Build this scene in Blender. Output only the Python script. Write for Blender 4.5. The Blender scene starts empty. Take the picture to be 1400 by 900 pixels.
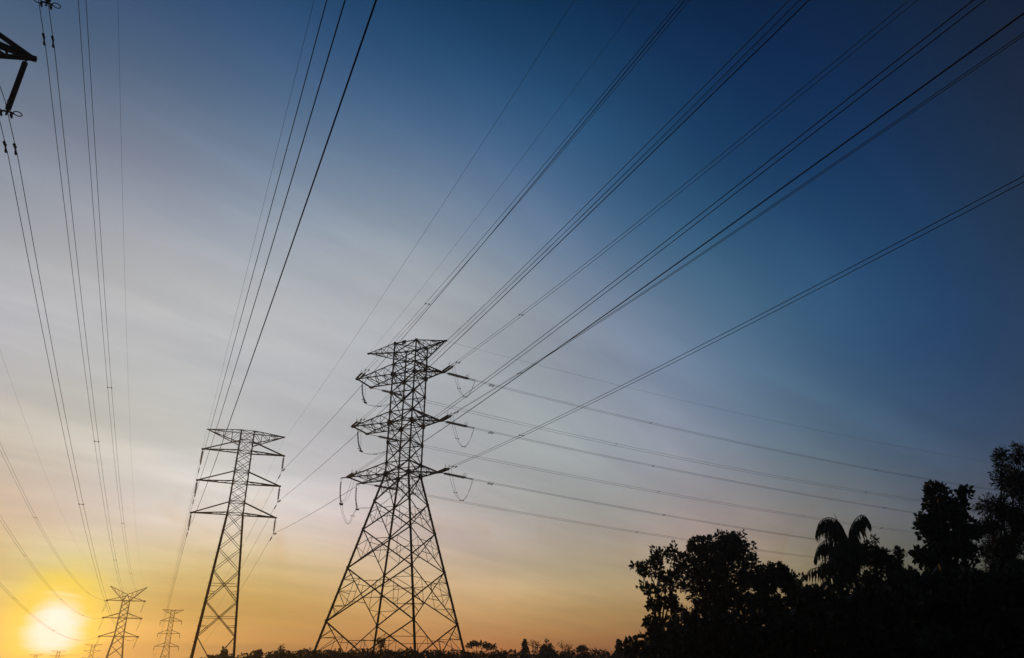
import bpy, math, random
import numpy as np
from mathutils import Vector

random.seed(11)
rng = np.random.default_rng(7)
sc = bpy.context.scene
col = sc.collection
CAMZ = 1.7                       # eye height above the ground
PITCH = math.radians(24.7554)
FOC = 1004.75                    # focal length for a 1400 wide frame


# ------------------------------------------------------------------ helpers
def V(*a):
    return Vector(a)


def at(px, py, dist):
    """Point on the sight line through a photo pixel, at a horizontal distance."""
    x = (px - 700) / FOC
    w = (450 - py) / FOC
    c, s = math.cos(PITCH), math.sin(PITCH)
    r = V(x, c - w * s, s + w * c)
    k = dist / math.hypot(r.x, r.y)
    return V(r.x * k, r.y * k, r.z * k + CAMZ)


def ground_z(x, y):
    r = math.hypot(x, y)
    pts = [(0, 0), (45, 0), (95, -1.6), (180, -4.0), (370, -8.0), (850, -12.0), (3000, -13.0)]
    for (a, za), (b, zb) in zip(pts, pts[1:]):
        if r <= b:
            t = (r - a) / (b - a)
            return za + (zb - za) * t
    return -13.0


ORIGIN = {}


def tag(o, label=None, cat=None, group=None, kind=None):
    if label:
        o['label'] = label
    if cat:
        o['category'] = cat
    if group:
        o['group'] = group
    if kind:
        o['kind'] = kind
    return o


def thing(name, loc, label, cat, group=None):
    o = bpy.data.objects.new(name, None)
    o.location = loc
    o.empty_display_size = 0.5
    col.objects.link(o)
    ORIGIN[o.name] = Vector(loc)
    return tag(o, label, cat, group)


class MB:
    """Collects bars, tubes, plates and leaves, then links them as one mesh."""

    def __init__(self):
        self.v = []
        self.f = []

    def _add(self, vs, fs):
        n = len(self.v)
        self.v.extend(vs)
        self.f.extend([tuple(i + n for i in q) for q in fs])

    def bar(self, p, q, w, t=None):
        """Angle-section steel member from p to q, leg width w."""
        p, q = Vector(p), Vector(q)
        d = q - p
        if d.length < 1e-4:
            return
        d.normalize()
        ref = V(0, 0, 1) if abs(d.z) < 0.9 else V(1, 0.3, 0)
        a = d.cross(ref).normalized()
        b = d.cross(a).normalized()
        t = t or w * 0.22
        h = w * 0.5
        prof = [(-h, -h), (h, -h), (h, -h + t), (-h + t, -h + t), (-h + t, h), (-h, h)]
        vs = [p + a * x + b * y for x, y in prof] + [q + a * x + b * y for x, y in prof]
        fs = [(i, (i + 1) % 6, 6 + (i + 1) % 6, 6 + i) for i in range(6)]
        fs += [(5, 4, 3, 2, 1, 0), (6, 7, 8, 9, 10, 11)]
        self._add(vs, fs)

    def box(self, c, ax, ay, az):
        """Box from its centre and three half-axis vectors."""
        c = Vector(c)
        vs = []
        for sx in (-1, 1):
            for sy in (-1, 1):
                for sz in (-1, 1):
                    vs.append(c + ax * sx + ay * sy + az * sz)
        self._add(vs, [(0, 1, 3, 2), (4, 6, 7, 5), (0, 4, 5, 1), (2, 3, 7, 6), (0, 2, 6, 4), (1, 5, 7, 3)])

    def cube(self, c, r):
        self.box(c, V(r, 0, 0), V(0, r, 0), V(0, 0, r))

    def tube(self, path, r, n=5, cap=True):
        """Round tube along a path; r is a number or one radius per point."""
        path = [Vector(p) for p in path]
        m = len(path)
        rs = r if isinstance(r, (list, tuple)) else [r] * m
        vs = []
        prev = None
        for i, p in enumerate(path):
            d = (path[min(i + 1, m - 1)] - path[max(i - 1, 0)]).normalized()
            if prev is None:
                ref = V(0, 0, 1) if abs(d.z) < 0.9 else V(1, 0, 0)
                a = d.cross(ref).normalized()
            else:
                a = (prev - d * prev.dot(d)).normalized()
            prev = a
            b = d.cross(a)
            for k in range(n):
                t = 2 * math.pi * k / n
                vs.append(p + (a * math.cos(t) + b * math.sin(t)) * rs[i])
        fs = []
        for i in range(m - 1):
            for k in range(n):
                k2 = (k + 1) % n
                fs.append((i * n + k, i * n + k2, (i + 1) * n + k2, (i + 1) * n + k))
        if cap:
            fs.append(tuple(reversed(range(n))))
            fs.append(tuple(range((m - 1) * n, m * n)))
        self._add(vs, fs)

    def ring(self, c, a, b, r, n=20):
        """Closed ring with half-axis vectors a and b and tube radius r."""
        c = Vector(c)
        pts = [c + a * math.cos(2 * math.pi * i / n) + b * math.sin(2 * math.pi * i / n) for i in range(n)]
        nrm = a.cross(b).normalized()
        vs, fs = [], []
        for i, p in enumerate(pts):
            o = (p - c).normalized()
            for k in range(5):
                t = 2 * math.pi * k / 5
                vs.append(p + (o * math.cos(t) + nrm * math.sin(t)) * r)
        for i in range(n):
            j = (i + 1) % n
            for k in range(5):
                k2 = (k + 1) % 5
                fs.append((i * 5 + k, i * 5 + k2, j * 5 + k2, j * 5 + k))
        self._add(vs, fs)

    def build(self, name, mat, parent=None, smooth=False):
        me = bpy.data.meshes.new(name)
        o = bpy.data.objects.new(name, me)
        col.objects.link(o)
        root = parent
        while root is not None and root.parent is not None:
            root = root.parent
        org = ORIGIN.get(root.name, V(0, 0, 0)) if root else V(0, 0, 0)
        arr = np.array([tuple(v) for v in self.v], dtype=float) - np.array(org)
        me.from_pydata(arr.tolist(), [], self.f)
        me.materials.append(mat)
        if smooth:
            me.polygons.foreach_set('use_smooth', [True] * len(me.polygons))
        me.update()
        if parent is not None:
            o.parent = parent
        return o


# ---------------------------------------------------------------- materials
def mat(name, base, rough=0.6, metal=0.0, vary=0.25, scale=3.0, spec=0.3):
    m = bpy.data.materials.new(name)
    m.use_nodes = True
    nt = m.node_tree
    b = nt.nodes['Principled BSDF']
    tc = nt.nodes.new('ShaderNodeTexCoord')
    nz = nt.nodes.new('ShaderNodeTexNoise')
    nz.inputs['Scale'].default_value = scale
    nz.inputs['Detail'].default_value = 4
    rp = nt.nodes.new('ShaderNodeValToRGB')
    lo = [c * (1 - vary) for c in base]
    hi = [c * (1 + vary) for c in base]
    rp.color_ramp.elements[0].position = 0.3
    rp.color_ramp.elements[1].position = 0.7
    rp.color_ramp.elements[0].color = (*lo, 1)
    rp.color_ramp.elements[1].color = (*hi, 1)
    nt.links.new(tc.outputs['Object'], nz.inputs['Vector'])
    nt.links.new(nz.outputs['Fac'], rp.inputs['Fac'])
    nt.links.new(rp.outputs['Color'], b.inputs['Base Color'])
    b.inputs['Roughness'].default_value = rough
    b.inputs['Metallic'].default_value = metal
    b.inputs['Specular IOR Level'].default_value = spec
    return m


M_STEEL = mat('weathered_steel', (0.042, 0.042, 0.045), 0.8, 0.0, 0.35, 1.5, 0.08)
M_WIRE = mat('aluminium_cable', (0.06, 0.06, 0.062), 0.75, 0.0, 0.15, 0.4, 0.12)
M_INS = mat('dark_porcelain', (0.024, 0.024, 0.026), 0.65, 0.0, 0.2, 4.0, 0.06)
M_FIT = mat('forged_fitting', (0.06, 0.06, 0.062), 0.7, 0.0, 0.2, 4.0, 0.15)
M_PLATE = mat('dark_plate', (0.03, 0.03, 0.04), 0.5, 0.0, 0.1, 4.0)
M_CONC = mat('footing_concrete', (0.3, 0.29, 0.27), 0.9, 0.0, 0.2, 2.0)
M_BARK = mat('bark', (0.07, 0.055, 0.04), 0.9, 0.0, 0.3, 4.0)
M_LEAF_A = mat('broad_leaf', (0.045, 0.07, 0.028), 0.6, 0.0, 0.4, 0.8)
M_LEAF_B = mat('dark_leaf', (0.04, 0.055, 0.026), 0.6, 0.0, 0.4, 0.8)
M_LEAF_C = mat('feathery_leaf', (0.06, 0.075, 0.035), 0.6, 0.0, 0.4, 0.8)
M_PALM = mat('palm_frond', (0.05, 0.07, 0.03), 0.5, 0.0, 0.3, 1.5)
M_SOIL = mat('grassy_soil', (0.05, 0.055, 0.03), 0.95, 0.0, 0.4, 0.15)


# --------------------------------------------------------- ground and haze
def make_ground():
    mb = MB()
    rings = [0, 8, 20, 45, 70, 95, 130, 180, 260, 370, 520, 850, 1300]
    n = 64
    mb.v.append(V(0, 0, 0))
    for r in rings[1:]:
        for k in range(n):
            t = 2 * math.pi * k / n
            x, y = r * math.cos(t), r * math.sin(t)
            bump = 0.0 if r < 20 else 0.25 * math.sin(x * 0.07 + 1.3) * math.cos(y * 0.05)
            mb.v.append(V(x, y, ground_z(x, y) + bump - 0.1))
    for k in range(n):
        mb.f.append((0, 1 + k, 1 + (k + 1) % n))
    for i in range(len(rings) - 2):
        a, b = 1 + i * n, 1 + (i + 1) * n
        for k in range(n):
            k2 = (k + 1) % n
            mb.f.append((a + k, b + k, b + k2, a + k2))
    o = mb.build('ground', M_SOIL, smooth=True)
    tag(o, kind='structure')


make_ground()


def make_haze():
    mb = MB()
    x0, x1, y0, y1, z0, z1 = -1320, 1320, -1320, 1320, -14.5, 62.0
    mb.box(V((x0 + x1) / 2, (y0 + y1) / 2, (z0 + z1) / 2), V((x1 - x0) / 2, 0, 0), V(0, (y1 - y0) / 2, 0),
           V(0, 0, (z1 - z0) / 2))
    m = bpy.data.materials.new('evening_haze')
    m.use_nodes = True
    nt = m.node_tree
    nt.nodes.remove(nt.nodes['Principled BSDF'])
    pv = nt.nodes.new('ShaderNodeVolumePrincipled')
    pv.inputs['Color'].default_value = (0.9, 0.88, 0.85, 1)
    pv.inputs['Density'].default_value = HAZE_DENSITY
    pv.inputs['Anisotropy'].default_value = 0.78
    nt.links.new(pv.outputs['Volume'], nt.nodes['Material Output'].inputs['Volume'])
    o = mb.build('haze', m)
    tag(o, kind='stuff')


HAZE_DENSITY = 0.00052
make_haze()


# ------------------------------------------------------------ lattice parts
def lerp(a, b, t):
    return a + (b - a) * t


def xpanel(mb, a0, b0, a1, b1, w, red=0, wr=0.06):
    """Crossed diagonals on one face (a, b: the two legs; 0 bottom, 1 top)."""
    mb.bar(a0, b1, w)
    mb.bar(b0, a1, w)
    wa, wb = (b0 - a0).length, (b1 - a1).length
    t = wa / (wa + wb)
    c = lerp(a0, b1, t)
    if not red:
        return c
    for p0, p1 in ((a0, a1), (b0, b1)):
        lm = lerp(p0, p1, t)
        m0, m1 = lerp(p0, c, 0.52), lerp(p1, c, 0.48)
        mb.bar(lm, m0, wr)
        mb.bar(lm, m1, wr)
        mb.bar(m0, m1, wr)
        if red > 1:
            l0, l1 = lerp(p0, p1, t * 0.5), lerp(p0, p1, t + (1 - t) * 0.5)
            mb.bar(l0, m0, wr)
            mb.bar(l1, m1, wr)
            q0, q1 = lerp(p0, c, 0.26), lerp(p1, c, 0.24)
            mb.bar(l0, q0, wr)
            mb.bar(l1, q1, wr)
            mb.bar(lm, lerp(m0, m1, 0.5), wr)
    m1a, m1b = lerp(a1, c, 0.6), lerp(b1, c, 0.6)
    mb.bar(m1a, m1b, wr * 1.15)
    m0a, m0b = lerp(a0, c, 0.74), lerp(b0, c, 0.74)
    mb.bar(m0a, m0b, wr * 1.15)
    if red > 1:
        mb.bar(lerp(m1a, m1b, 0.5), c, wr)
    return c


def arm_lattice(mb, low0, low1, top0, top1, tip0, tip1, w, wr, n=3):
    """Cross arm from four body points to an end edge (tip0, tip1 may be equal)."""
    for a, b in ((low0, tip0), (low1, tip1), (top0, tip0), (top1, tip1)):
        mb.bar(a, b, w)
    if (tip0 - tip1).length > 0.3:
        mb.bar(tip0, tip1, w)
    for i in range(1, n + 1):
        t = i / (n + 1)
        t2 = (i - 1) / (n + 1)
        l0, l1 = lerp(low0, tip0, t), lerp(low1, tip1, t)
        u0, u1 = lerp(top0, tip0, t), lerp(top1, tip1, t)
        mb.bar(l0, l1, wr)
        mb.bar(u0, l0, wr)
        mb.bar(u1, l1, wr)
        k0, k1 = lerp(low0, tip0, t2), lerp(low1, tip1, t2)
        v0, v1 = lerp(top0, tip0, t2), lerp(top1, tip1, t2)
        mb.bar(k0, l1, wr)
        mb.bar(v0, l0, wr)
        mb.bar(v1, l1, wr)
        mb.bar(u0, u1, wr)
        if i % 2:
            mb.bar(k1, l0, wr)
            mb.bar(v0, u1, wr * 0.9)


def legs_and_bolts(root, corners, w_low, w_up, z_break, bolts=True, foot=True):
    for i, pts in enumerate(corners):
        mb = MB()
        for p, q in zip(pts, pts[1:]):
            mb.bar(p, q, w_low if p.z < z_break - 0.1 else w_up)
        if bolts and i in (0, 2):
            sb = mb
            p0, p1 = pts[0], pts[-1]
            for p, q in zip(pts, pts[1:]):
                n = max(1, int((q - p).length / 0.42))
                for k in range(n):
                    c = lerp(p, q, (k + 0.5) / n)
                    s = 1 if k % 2 else -1
                    sb.tube([c, c + V(0.24 * s, 0.12 * s, 0)], 0.018, 4)
        mb.build('leg', M_STEEL, root)
        if foot:
            fb = MB()
            p = pts[0]
            fb.tube([V(p.x, p.y, p.z - 0.6), V(p.x, p.y, p.z + 0.3)], [0.55, 0.42], 10)
            fb.build('footing', M_CONC, root)


# ------------------------------------------------------- the big angle tower
BE = V(0.9327775, -0.36045269, 0)
BN = V(0.36045269, 0.9327775, 0)
BC = V(-14.037, 93.957, 0)


def bl(x, y, z):
    """Local tower coordinates (z above eye height) to the world."""
    return BC + BE * x + BN * y + V(0, 0, z + CAMZ)


def big_tower():
    gz = ground_z(BC.x, BC.y) - CAMZ
    root = thing('transmission_tower', bl(0, 0, gz),
                 'tallest lattice tower, wide based with three tiers of arms, in the middle',
                 'pylon', 'lattice transmission towers')

    def hw(z):
        return 1.66 + max(0.0, 22.52 - z) * 0.2255

    lv = [gz + 0.1, 4.83, 10.8, 15.4, 18.98, 22.52, 24.0, 26.67, 29.34, 30.84, 33.5, 36.14, 37.63, 39.2, 40.71]
    sgn = [(-1, -1), (1, -1), (1, 1), (-1, 1)]

    def cn(k, z):
        return bl(sgn[k][0] * hw(z), sgn[k][1] * hw(z), z)

    legs_and_bolts(root, [[cn(k, z) for z in lv] for k in range(4)], 0.27, 0.21, 22.52 + CAMZ)
    br = MB()
    for i in range(len(lv) - 1):
        z0, z1 = lv[i], lv[i + 1]
        for k in range(4):
            j = (k + 1) % 4
            red = 2 if i < 2 else (1 if i < 5 else 0)
            w = 0.125 if i < 5 else 0.11
            xpanel(br, cn(k, z0), cn(j, z0), cn(k, z1), cn(j, z1), w, red, 0.055)
            if i >= 4:
                br.bar(cn(k, z1), cn(j, z1), 0.11)
            if i >= 5 and z1 - z0 > 2:
                # secondary members of the tall upper panels
                zm = (z0 + z1) / 2
                c = (cn(k, zm) + cn(j, zm)) / 2
                br.bar(cn(k, zm), c, 0.06)
                br.bar(cn(j, zm), c, 0.06)
    for z in (22.52, 29.34, 36.14, 40.71):
        br.bar(cn(0, z), cn(2, z), 0.09)
        br.bar(cn(1, z), cn(3, z), 0.09)
    for z in (10.8, 15.4):
        mids = [(cn(k, z) + cn((k + 1) % 4, z)) / 2 for k in range(4)]
    # gusset plates at the heavy joints
    for z in (22.52, 29.34, 36.14, 26.67, 33.5, 40.71, 18.98, 15.4, 10.8, 4.83):
        big = z in (22.52, 29.34, 36.14)
        for k in range(4):
            h = 0.30 if big else 0.19
            p = cn(k, z)
            br.box(p, BE * h, BN * 0.03, V(0, 0, h))
            br.box(p, BE * 0.03, BN * h, V(0, 0, h))
    br.build('bracing', M_STEEL, root)
    for z, zt in ((36.14, 37.63), (29.34, 30.84), (22.52, 24.0)):
        mb = MB()
        tn, tf = bl(-7.1, -1.75, z), bl(-7.1, 1.85, z)
        arm_lattice(mb, cn(0, z), cn(3, z), cn(0, zt), cn(3, zt), tn, tf, 0.15, 0.065, 3)
        for t in (tn, tf):
            mb.box(t, BE * 0.22, BN * 0.22, V(0, 0, 0.1))
        if z < 23:
            mb.bar(tn, bl(-8.3, -1.6, z), 0.14)
            mb.bar(tf, bl(-8.3, 2.1, z), 0.14)
        mb.build('cross_arm', M_STEEL, root)
        mb = MB()
        tip = bl(5.05, 0.1, z)
        arm_lattice(mb, cn(1, z), cn(2, z), cn(1, zt), cn(2, zt), tip, tip, 0.15, 0.065, 2)
        mb.box(tip, BE * 0.3, BN * 0.22, V(0, 0, 0.1))
        mb.build('cross_arm', M_STEEL, root)
    for s, tip in ((0, bl(-6.45, -0.5, 40.35)), (1, bl(5.26, 0.05, 40.7))):
        a, b = (0, 3) if s == 0 else (1, 2)
        mb = MB()
        arm_lattice(mb, cn(a, 39.2), cn(b, 39.2), cn(a, 40.71), cn(b, 40.71), tip, tip, 0.12, 0.06, 3)
        mb.box(tip, BE * 0.2, BN * 0.12, V(0, 0, 0.1))
        mb.build('earth_wire_arm', M_STEEL, root)
    pl = MB()
    pl.box((cn(0, 40.71) * 0.54 + cn(1, 40.71) * 0.46) + V(0, 0, -0.12) - BN * 0.14, BE * 0.3, BN * 0.02, V(0, 0, 0.27))
    pl.build('number_plate', M_PLATE, root)
    return root


big_tower()


# ------------------------------------------------------- slender tower kind
def slender_tower(C, ang, top, arm_z, hw_top, hw_low, slope, gz, tips, peaks, label, nodes, w=0.16, wr=0.055,
                  rise=1.45, bolts=True, peak_drop=1.7):
    e = V(math.cos(ang), math.sin(ang), 0)
    n = V(-math.sin(ang), math.cos(ang), 0)
    C = V(C[0], C[1], 0)

    def hw(z):
        if z >= arm_z[-1]:
            t = (z - arm_z[-1]) / (top - arm_z[-1])
            return hw_low + (hw_top - hw_low) * t
        return hw_low + (arm_z[-1] - z) * slope

    sgn = [(-1, -1), (1, -1), (1, 1), (-1, 1)]

    def cn(k, z):
        h = hw(z)
        return C + e * (sgn[k][0] * h) + n * (sgn[k][1] * h) + V(0, 0, z + CAMZ)

    root = thing('transmission_tower', C + V(0, 0, gz + CAMZ), label, 'pylon', 'lattice transmission towers')
    lv = [gz + 0.1] + nodes
    legs_and_bolts(root, [[cn(k, z) for z in lv] for k in range(4)], w * 1.25, w, arm_z[-1] + CAMZ, bolts)
    br = MB()
    for i in range(len(lv) - 1):
        for k in range(4):
            j = (k + 1) % 4
            z0, z1 = lv[i], lv[i + 1]
            tall = z1 - z0 > 3.0
            xpanel(br, cn(k, z0), cn(j, z0), cn(k, z1), cn(j, z1), wr * (1.5 if tall else 1.1), 0, wr)
            if tall:
                t = (cn(j, z0) - cn(k, z0)).length
                t = t / (t + (cn(j, z1) - cn(k, z1)).length)
                p, q = lerp(cn(k, z0), cn(k, z1), t), lerp(cn(j, z0), cn(j, z1), t)
                br.bar(p, q, wr)
                for a, b, o in ((cn(k, z0), cn(k, z1), cn(j, z1)), (cn(j, z0), cn(j, z1), cn(k, z1))):
                    br.bar(lerp(a, b, t * 0.55), lerp(a, o, t * 0.5), wr)
    for z in list(arm_z) + [a + rise for a in arm_z] + [top]:
        for k in range(4):
            br.bar(cn(k, z), cn((k + 1) % 4, z), wr * 1.2)
        br.bar(cn(0, z), cn(2, z), wr)
    br.build('bracing', M_STEEL, root)
    for side in (0, 1):
        a, b = (0, 3) if side == 0 else (1, 2)
        for i, z in enumerate(arm_z):
            tip = tips[side][i]
            mb = MB()
            for k in (a, b):
                mb.bar(cn(k, z), tip, w * 0.85)
            mb.bar((cn(a, z + rise) + cn(b, z + rise)) / 2, tip, w * 0.95)
            for t in (0.3, 0.6):
                mb.bar(lerp(cn(a, z), tip, t), lerp(cn(b, z), tip, t), wr)
            mb.bar(cn(a, z), lerp(cn(b, z), tip, 0.3), wr)
            mb.bar(lerp(cn(a, z), tip, 0.3), lerp(cn(b, z), tip, 0.6), wr)
            mb.box(tip, e * 0.16, n * 0.1, V(0, 0, 0.09))
            mb.build('cross_arm', M_STEEL, root)
        mb = MB()
        arm_lattice(mb, cn(a, top - peak_drop), cn(b, top - peak_drop), cn(a, top), cn(b, top), peaks[side], peaks[side],
                    w * 0.6, wr, 3)
        mb.build('earth_wire_arm', M_STEEL, root)
    return root


L2 = V(-34.84, 93.73, 0)
L2_TIPS_R = [V(-30.31, 95.71, 25.57 + CAMZ), V(-30.33, 95.76, 21.54 + CAMZ), V(-30.52, 96.33, 17.6 + CAMZ)]
L2_TIPS_L = [V(-39.75, 92.30, 25.57 + CAMZ), V(-39.72, 92.26, 21.54 + CAMZ), V(-40.03, 92.89, 17.6 + CAMZ)]
L2_PK = [V(-39.82, 92.62, 28.3 + CAMZ), V(-30.64, 96.3, 28.3 + CAMZ)]
L2_GZ = ground_z(L2.x, L2.y) - CAMZ
slender_tower((L2.x, L2.y), math.radians(20), 28.25, [25.57, 21.54, 17.6], 0.80, 0.93, 0.083, L2_GZ,
              (L2_TIPS_L, L2_TIPS_R), L2_PK,
              'slim leaning looking lattice tower with flat top, left of the tallest tower',
              [3.36, 7.22, 10.73, 13.32, 15.6, 17.6, 19.05, 20.3, 21.54, 22.99, 24.3, 25.57, 27.02, 28.25])

S2 = V(-158.5, 367.3, 0)
s2e = V(math.cos(math.radians(24)), math.sin(math.radians(24)), 0)
S2_Z = [19.8, 14.4, 8.95]
S2_W = [4.6, 4.75, 5.15]
S2_TIPS = [[S2 + s2e * (sg * wd) + V(0, 0, z + CAMZ) for z, wd in zip(S2_Z, S2_W)] for sg in (-1, 1)]
S2_PK = [S2 + s2e * (sg * 4.8) + V(0, 0, 24.75 + CAMZ) for sg in (-1, 1)]
S2_GZ = ground_z(S2.x, S2.y) - CAMZ
slender_tower((S2.x, S2.y), math.radians(24), 24.6, S2_Z, 0.78, 1.1, 0.155, S2_GZ, S2_TIPS, S2_PK,
              'small distant flat topped tower between the sun side tower and the slim tower',
              [3.0, 6.2, 8.95, 10.6, 12.5, 14.4, 16.0, 18.0, 19.8, 21.4, 23.2, 24.6], w=0.24, wr=0.1, rise=1.5, bolts=False,
              peak_drop=1.8)


# ------------------------------------------------- towers with V shaped horns
def horned_tower(C, ang, arm_z, half, crotch, peak, gz, label, w=0.2, wr=0.09, tip_plate=0.2, bolts=False, chord=0.17):
    e = V(math.cos(ang), math.sin(ang), 0)
    n = V(-math.sin(ang), math.cos(ang), 0)
    C = V(C[0], C[1], 0)
    root = thing('transmission_tower', C + V(0, 0, gz + CAMZ), label, 'pylon', 'lattice transmission towers')

    def hw(z):
        if z >= arm_z[2]:
            return 1.7 + (1.35 - 1.7) * (z - arm_z[2]) / (arm_z[0] - arm_z[2])
        return 1.7 + (arm_z[2] - z) * 0.145

    sgn = [(-1, -1), (1, -1), (1, 1), (-1, 1)]

    def cn(k, z):
        return C + e * (sgn[k][0] * hw(z)) + n * (sgn[k][1] * hw(z)) + V(0, 0, z + CAMZ)

    lv = [gz + 0.1]
    span = arm_z[2] - gz
    for t in (0.36, 0.64, 0.84, 1.0):
        lv.append(gz + span * t)
    for a, b in ((arm_z[2], arm_z[1]), (arm_z[1], arm_z[0])):
        for t in (1 / 3, 2 / 3, 1.0):
            lv.append(a + (b - a) * t)
    legs_and_bolts(root, [[cn(k, z) for z in lv] for k in range(4)], w * 1.3, w, arm_z[2] + CAMZ, bolts)
    br = MB()
    for i in range(len(lv) - 1):
        for k in range(4):
            j = (k + 1) % 4
            xpanel(br, cn(k, lv[i]), cn(j, lv[i]), cn(k, lv[i + 1]), cn(j, lv[i + 1]), wr * 1.2, 1 if i < 2 else 0, wr)
    for z in arm_z:
        for k in range(4):
            br.bar(cn(k, z), cn((k + 1) % 4, z), wr * 1.6)
    cr = C + V(0, 0, crotch + CAMZ)
    for k in range(4):
        br.bar(cn(k, arm_z[0]), cr, wr * 1.6)
    br.build('bracing', M_STEEL, root)
    for s, (a, b) in ((-1, (0, 3)), (1, (1, 2))):
        for i, z in enumerate(arm_z):
            mb = MB()
            tip = C + e * (s * half[i]) + V(0, 0, z + CAMZ)
            up = min(1.9, (crotch - z))
            for k in (a, b):
                mb.bar(cn(k, z), tip, chord)
                top = cn(k, z + up) if i > 0 else (cn(k, z) * 0.25 + cr * 0.75)
                mb.bar(top, tip, chord)
            for t in (0.3, 0.6, 0.8):
                p, q = lerp(cn(a, z), tip, t), lerp(cn(b, z), tip, t)
                mb.bar(p, q, wr * 0.8)
                mb.bar(lerp(cn(a, z), tip, t - 0.25), q, wr * 0.8)
            mb.box(tip, e * tip_plate * 1.5, n * tip_plate, V(0, 0, tip_plate))
            mb.build('cross_arm', M_STEEL, root)
        mb = MB()
        pk = C + e * (s * half[0]) + V(0, 0, peak + CAMZ)
        mb.bar(cr, pk, chord)
        for k in (a, b):
            mb.bar(cn(k, arm_z[0]), pk, chord)
            for t in (0.25, 0.5, 0.75):
                mb.bar(lerp(cr, pk, t), lerp(cn(k, arm_z[0]), pk, t), wr * 0.8)
                mb.bar(lerp(cr, pk, t), lerp(cn(k, arm_z[0]), pk, t - 0.22), wr * 0.8)
        mb.build('earth_wire_arm', M_STEEL, root)
    return root


LD = V(-0.40026821, 0.91639804, 0)          # the left line runs away along this
LE = V(0.91639804, 0.40026821, 0)
T1 = V(-28.903, 23.157, 0)
T3 = V(-162.515, 329.056, 0)
T1_Z = [25.946 + 2 * 6.45, 25.946 + 6.75, 25.946]
T3_Z = [25.7, 18.9, 11.8]
LANG = math.atan2(LE.y, LE.x)
horned_tower((T1.x, T1.y), LANG, T1_Z, [7.03] * 3, T1_Z[0] + 2.4, 25.946 + 12.616 + 4.28, ground_z(T1.x, T1.y) - CAMZ,
             'very near tower, only its thick dark arm tip showing at the left edge', w=0.25, wr=0.1,
             tip_plate=0.1, bolts=True, chord=0.17)
horned_tower((T3.x, T3.y), LANG, T3_Z, [7.1] * 3, 28.2, 31.3, ground_z(T3.x, T3.y) - CAMZ,
             'small distant tower with two horns raised like a V, just right of the sun', w=0.3, wr=0.14, tip_plate=0.28,
             chord=0.24)


# ------------------------------------------------------------ tiny towers
def tiny_tower(px, dist, top_py, label, half=7.5, wide=1.6):
    top = at(px, top_py, dist)
    base = V(top.x, top.y, ground_z(top.x, top.y))
    root = thing('transmission_tower', base, label, 'pylon', 'lattice transmission towers')
    h = top.z - base.z
    e, n = LE, LD
    mbl = MB()
    for sx, sy in ((-1, -1), (1, -1), (1, 1), (-1, 1)):
        p0 = base + e * (sx * 4.2) + n * (sy * 4.2)
        p1 = base + e * (sx * wide) + n * (sy * wide) + V(0, 0, h * 0.5)
        p2 = base + e * (sx * wide * 0.8) + n * (sy * wide * 0.8) + V(0, 0, h)
        mb = MB()
        mb.bar(p0, p1, 0.45)
        mb.bar(p1, p2, 0.4)
        mb.build('leg', M_STEEL, root)
    br = MB()
    m = 9
    for i in range(m):
        t0, t1 = i / m, (i + 1) / m

        def hwid(t):
            return 4.2 + (wide - 4.2) * t / 0.5 if t < 0.5 else wide * (1 - 0.4 * (t - 0.5))
        for s in (-1, 1):
            a0 = base + e * -hwid(t0) + n * (s * hwid(t0)) + V(0, 0, h * t0)
            b0 = base + e * hwid(t0) + n * (s * hwid(t0)) + V(0, 0, h * t0)
            a1 = base + e * -hwid(t1) + n * (s * hwid(t1)) + V(0, 0, h * t1)
            b1 = base + e * hwid(t1) + n * (s * hwid(t1)) + V(0, 0, h * t1)
            br.bar(a0, b1, 0.25)
            br.bar(b0, a1, 0.25)
    br.build('bracing', M_STEEL, root)
    for t in (1.0, 0.84, 0.66):
        for s in (-1, 1):
            mb = MB()
            tip = base + e * (s * half) + V(0, 0, h * t)
            for sy in (-1, 1):
                mb.bar(base + e * (s * wide * 0.8) + n * (sy * wide * 0.8) + V(0, 0, h * t), tip, 0.35)
                mb.bar(base + e * (s * wide * 0.8) + n * (sy * wide * 0.8) + V(0, 0, h * t - 2), tip, 0.3)
            mb.build('cross_arm', M_STEEL, root)


tiny_tower(128, 850, 881, 'faint tiny tower low on the horizon just left of the horned tower')
tiny_tower(80.5, 1050, 890, 'faint tiny tower standing in the glare under the right side of the sun')
tiny_tower(49.5, 1100, 895, 'faint tiny tower in the glare under the left side of the sun')


# ------------------------------------------------------------------ wires
def wire_path(P, d, b, c, s0, s1, n=60, off=V(0, 0, 0)):
    out = []
    for i in range(n + 1):
        s = s0 + (s1 - s0) * i / n
        out.append(P + d * s + V(0, 0, b * s + c * s * s) + off)
    return out


def damper(mb, p, d, k=1.0):
    """Stockbridge damper: clamp, messenger and two bell weights under a cable."""
    up = V(0, 0, 1)
    mb.box(p - up * 0.06 * k, d * 0.03 * k, d.cross(up).normalized() * 0.025 * k, up * 0.07 * k)
    c = p - up * 0.12 * k
    mb.tube([c - d * 0.22 * k, c + d * 0.22 * k], 0.012 * k, 5)
    for s in (-1, 1):
        mb.tube([c + d * (0.10 * s * k), c + d * (0.27 * s * k)], [0.035 * k, 0.055 * k], 8)


def spacer(mb, p, side, half):
    mb.tube([p - side * half, p + side * half], 0.022, 5)
    for s in (-1, 1):
        mb.cube(p + side * (half * s), 0.05)


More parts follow.
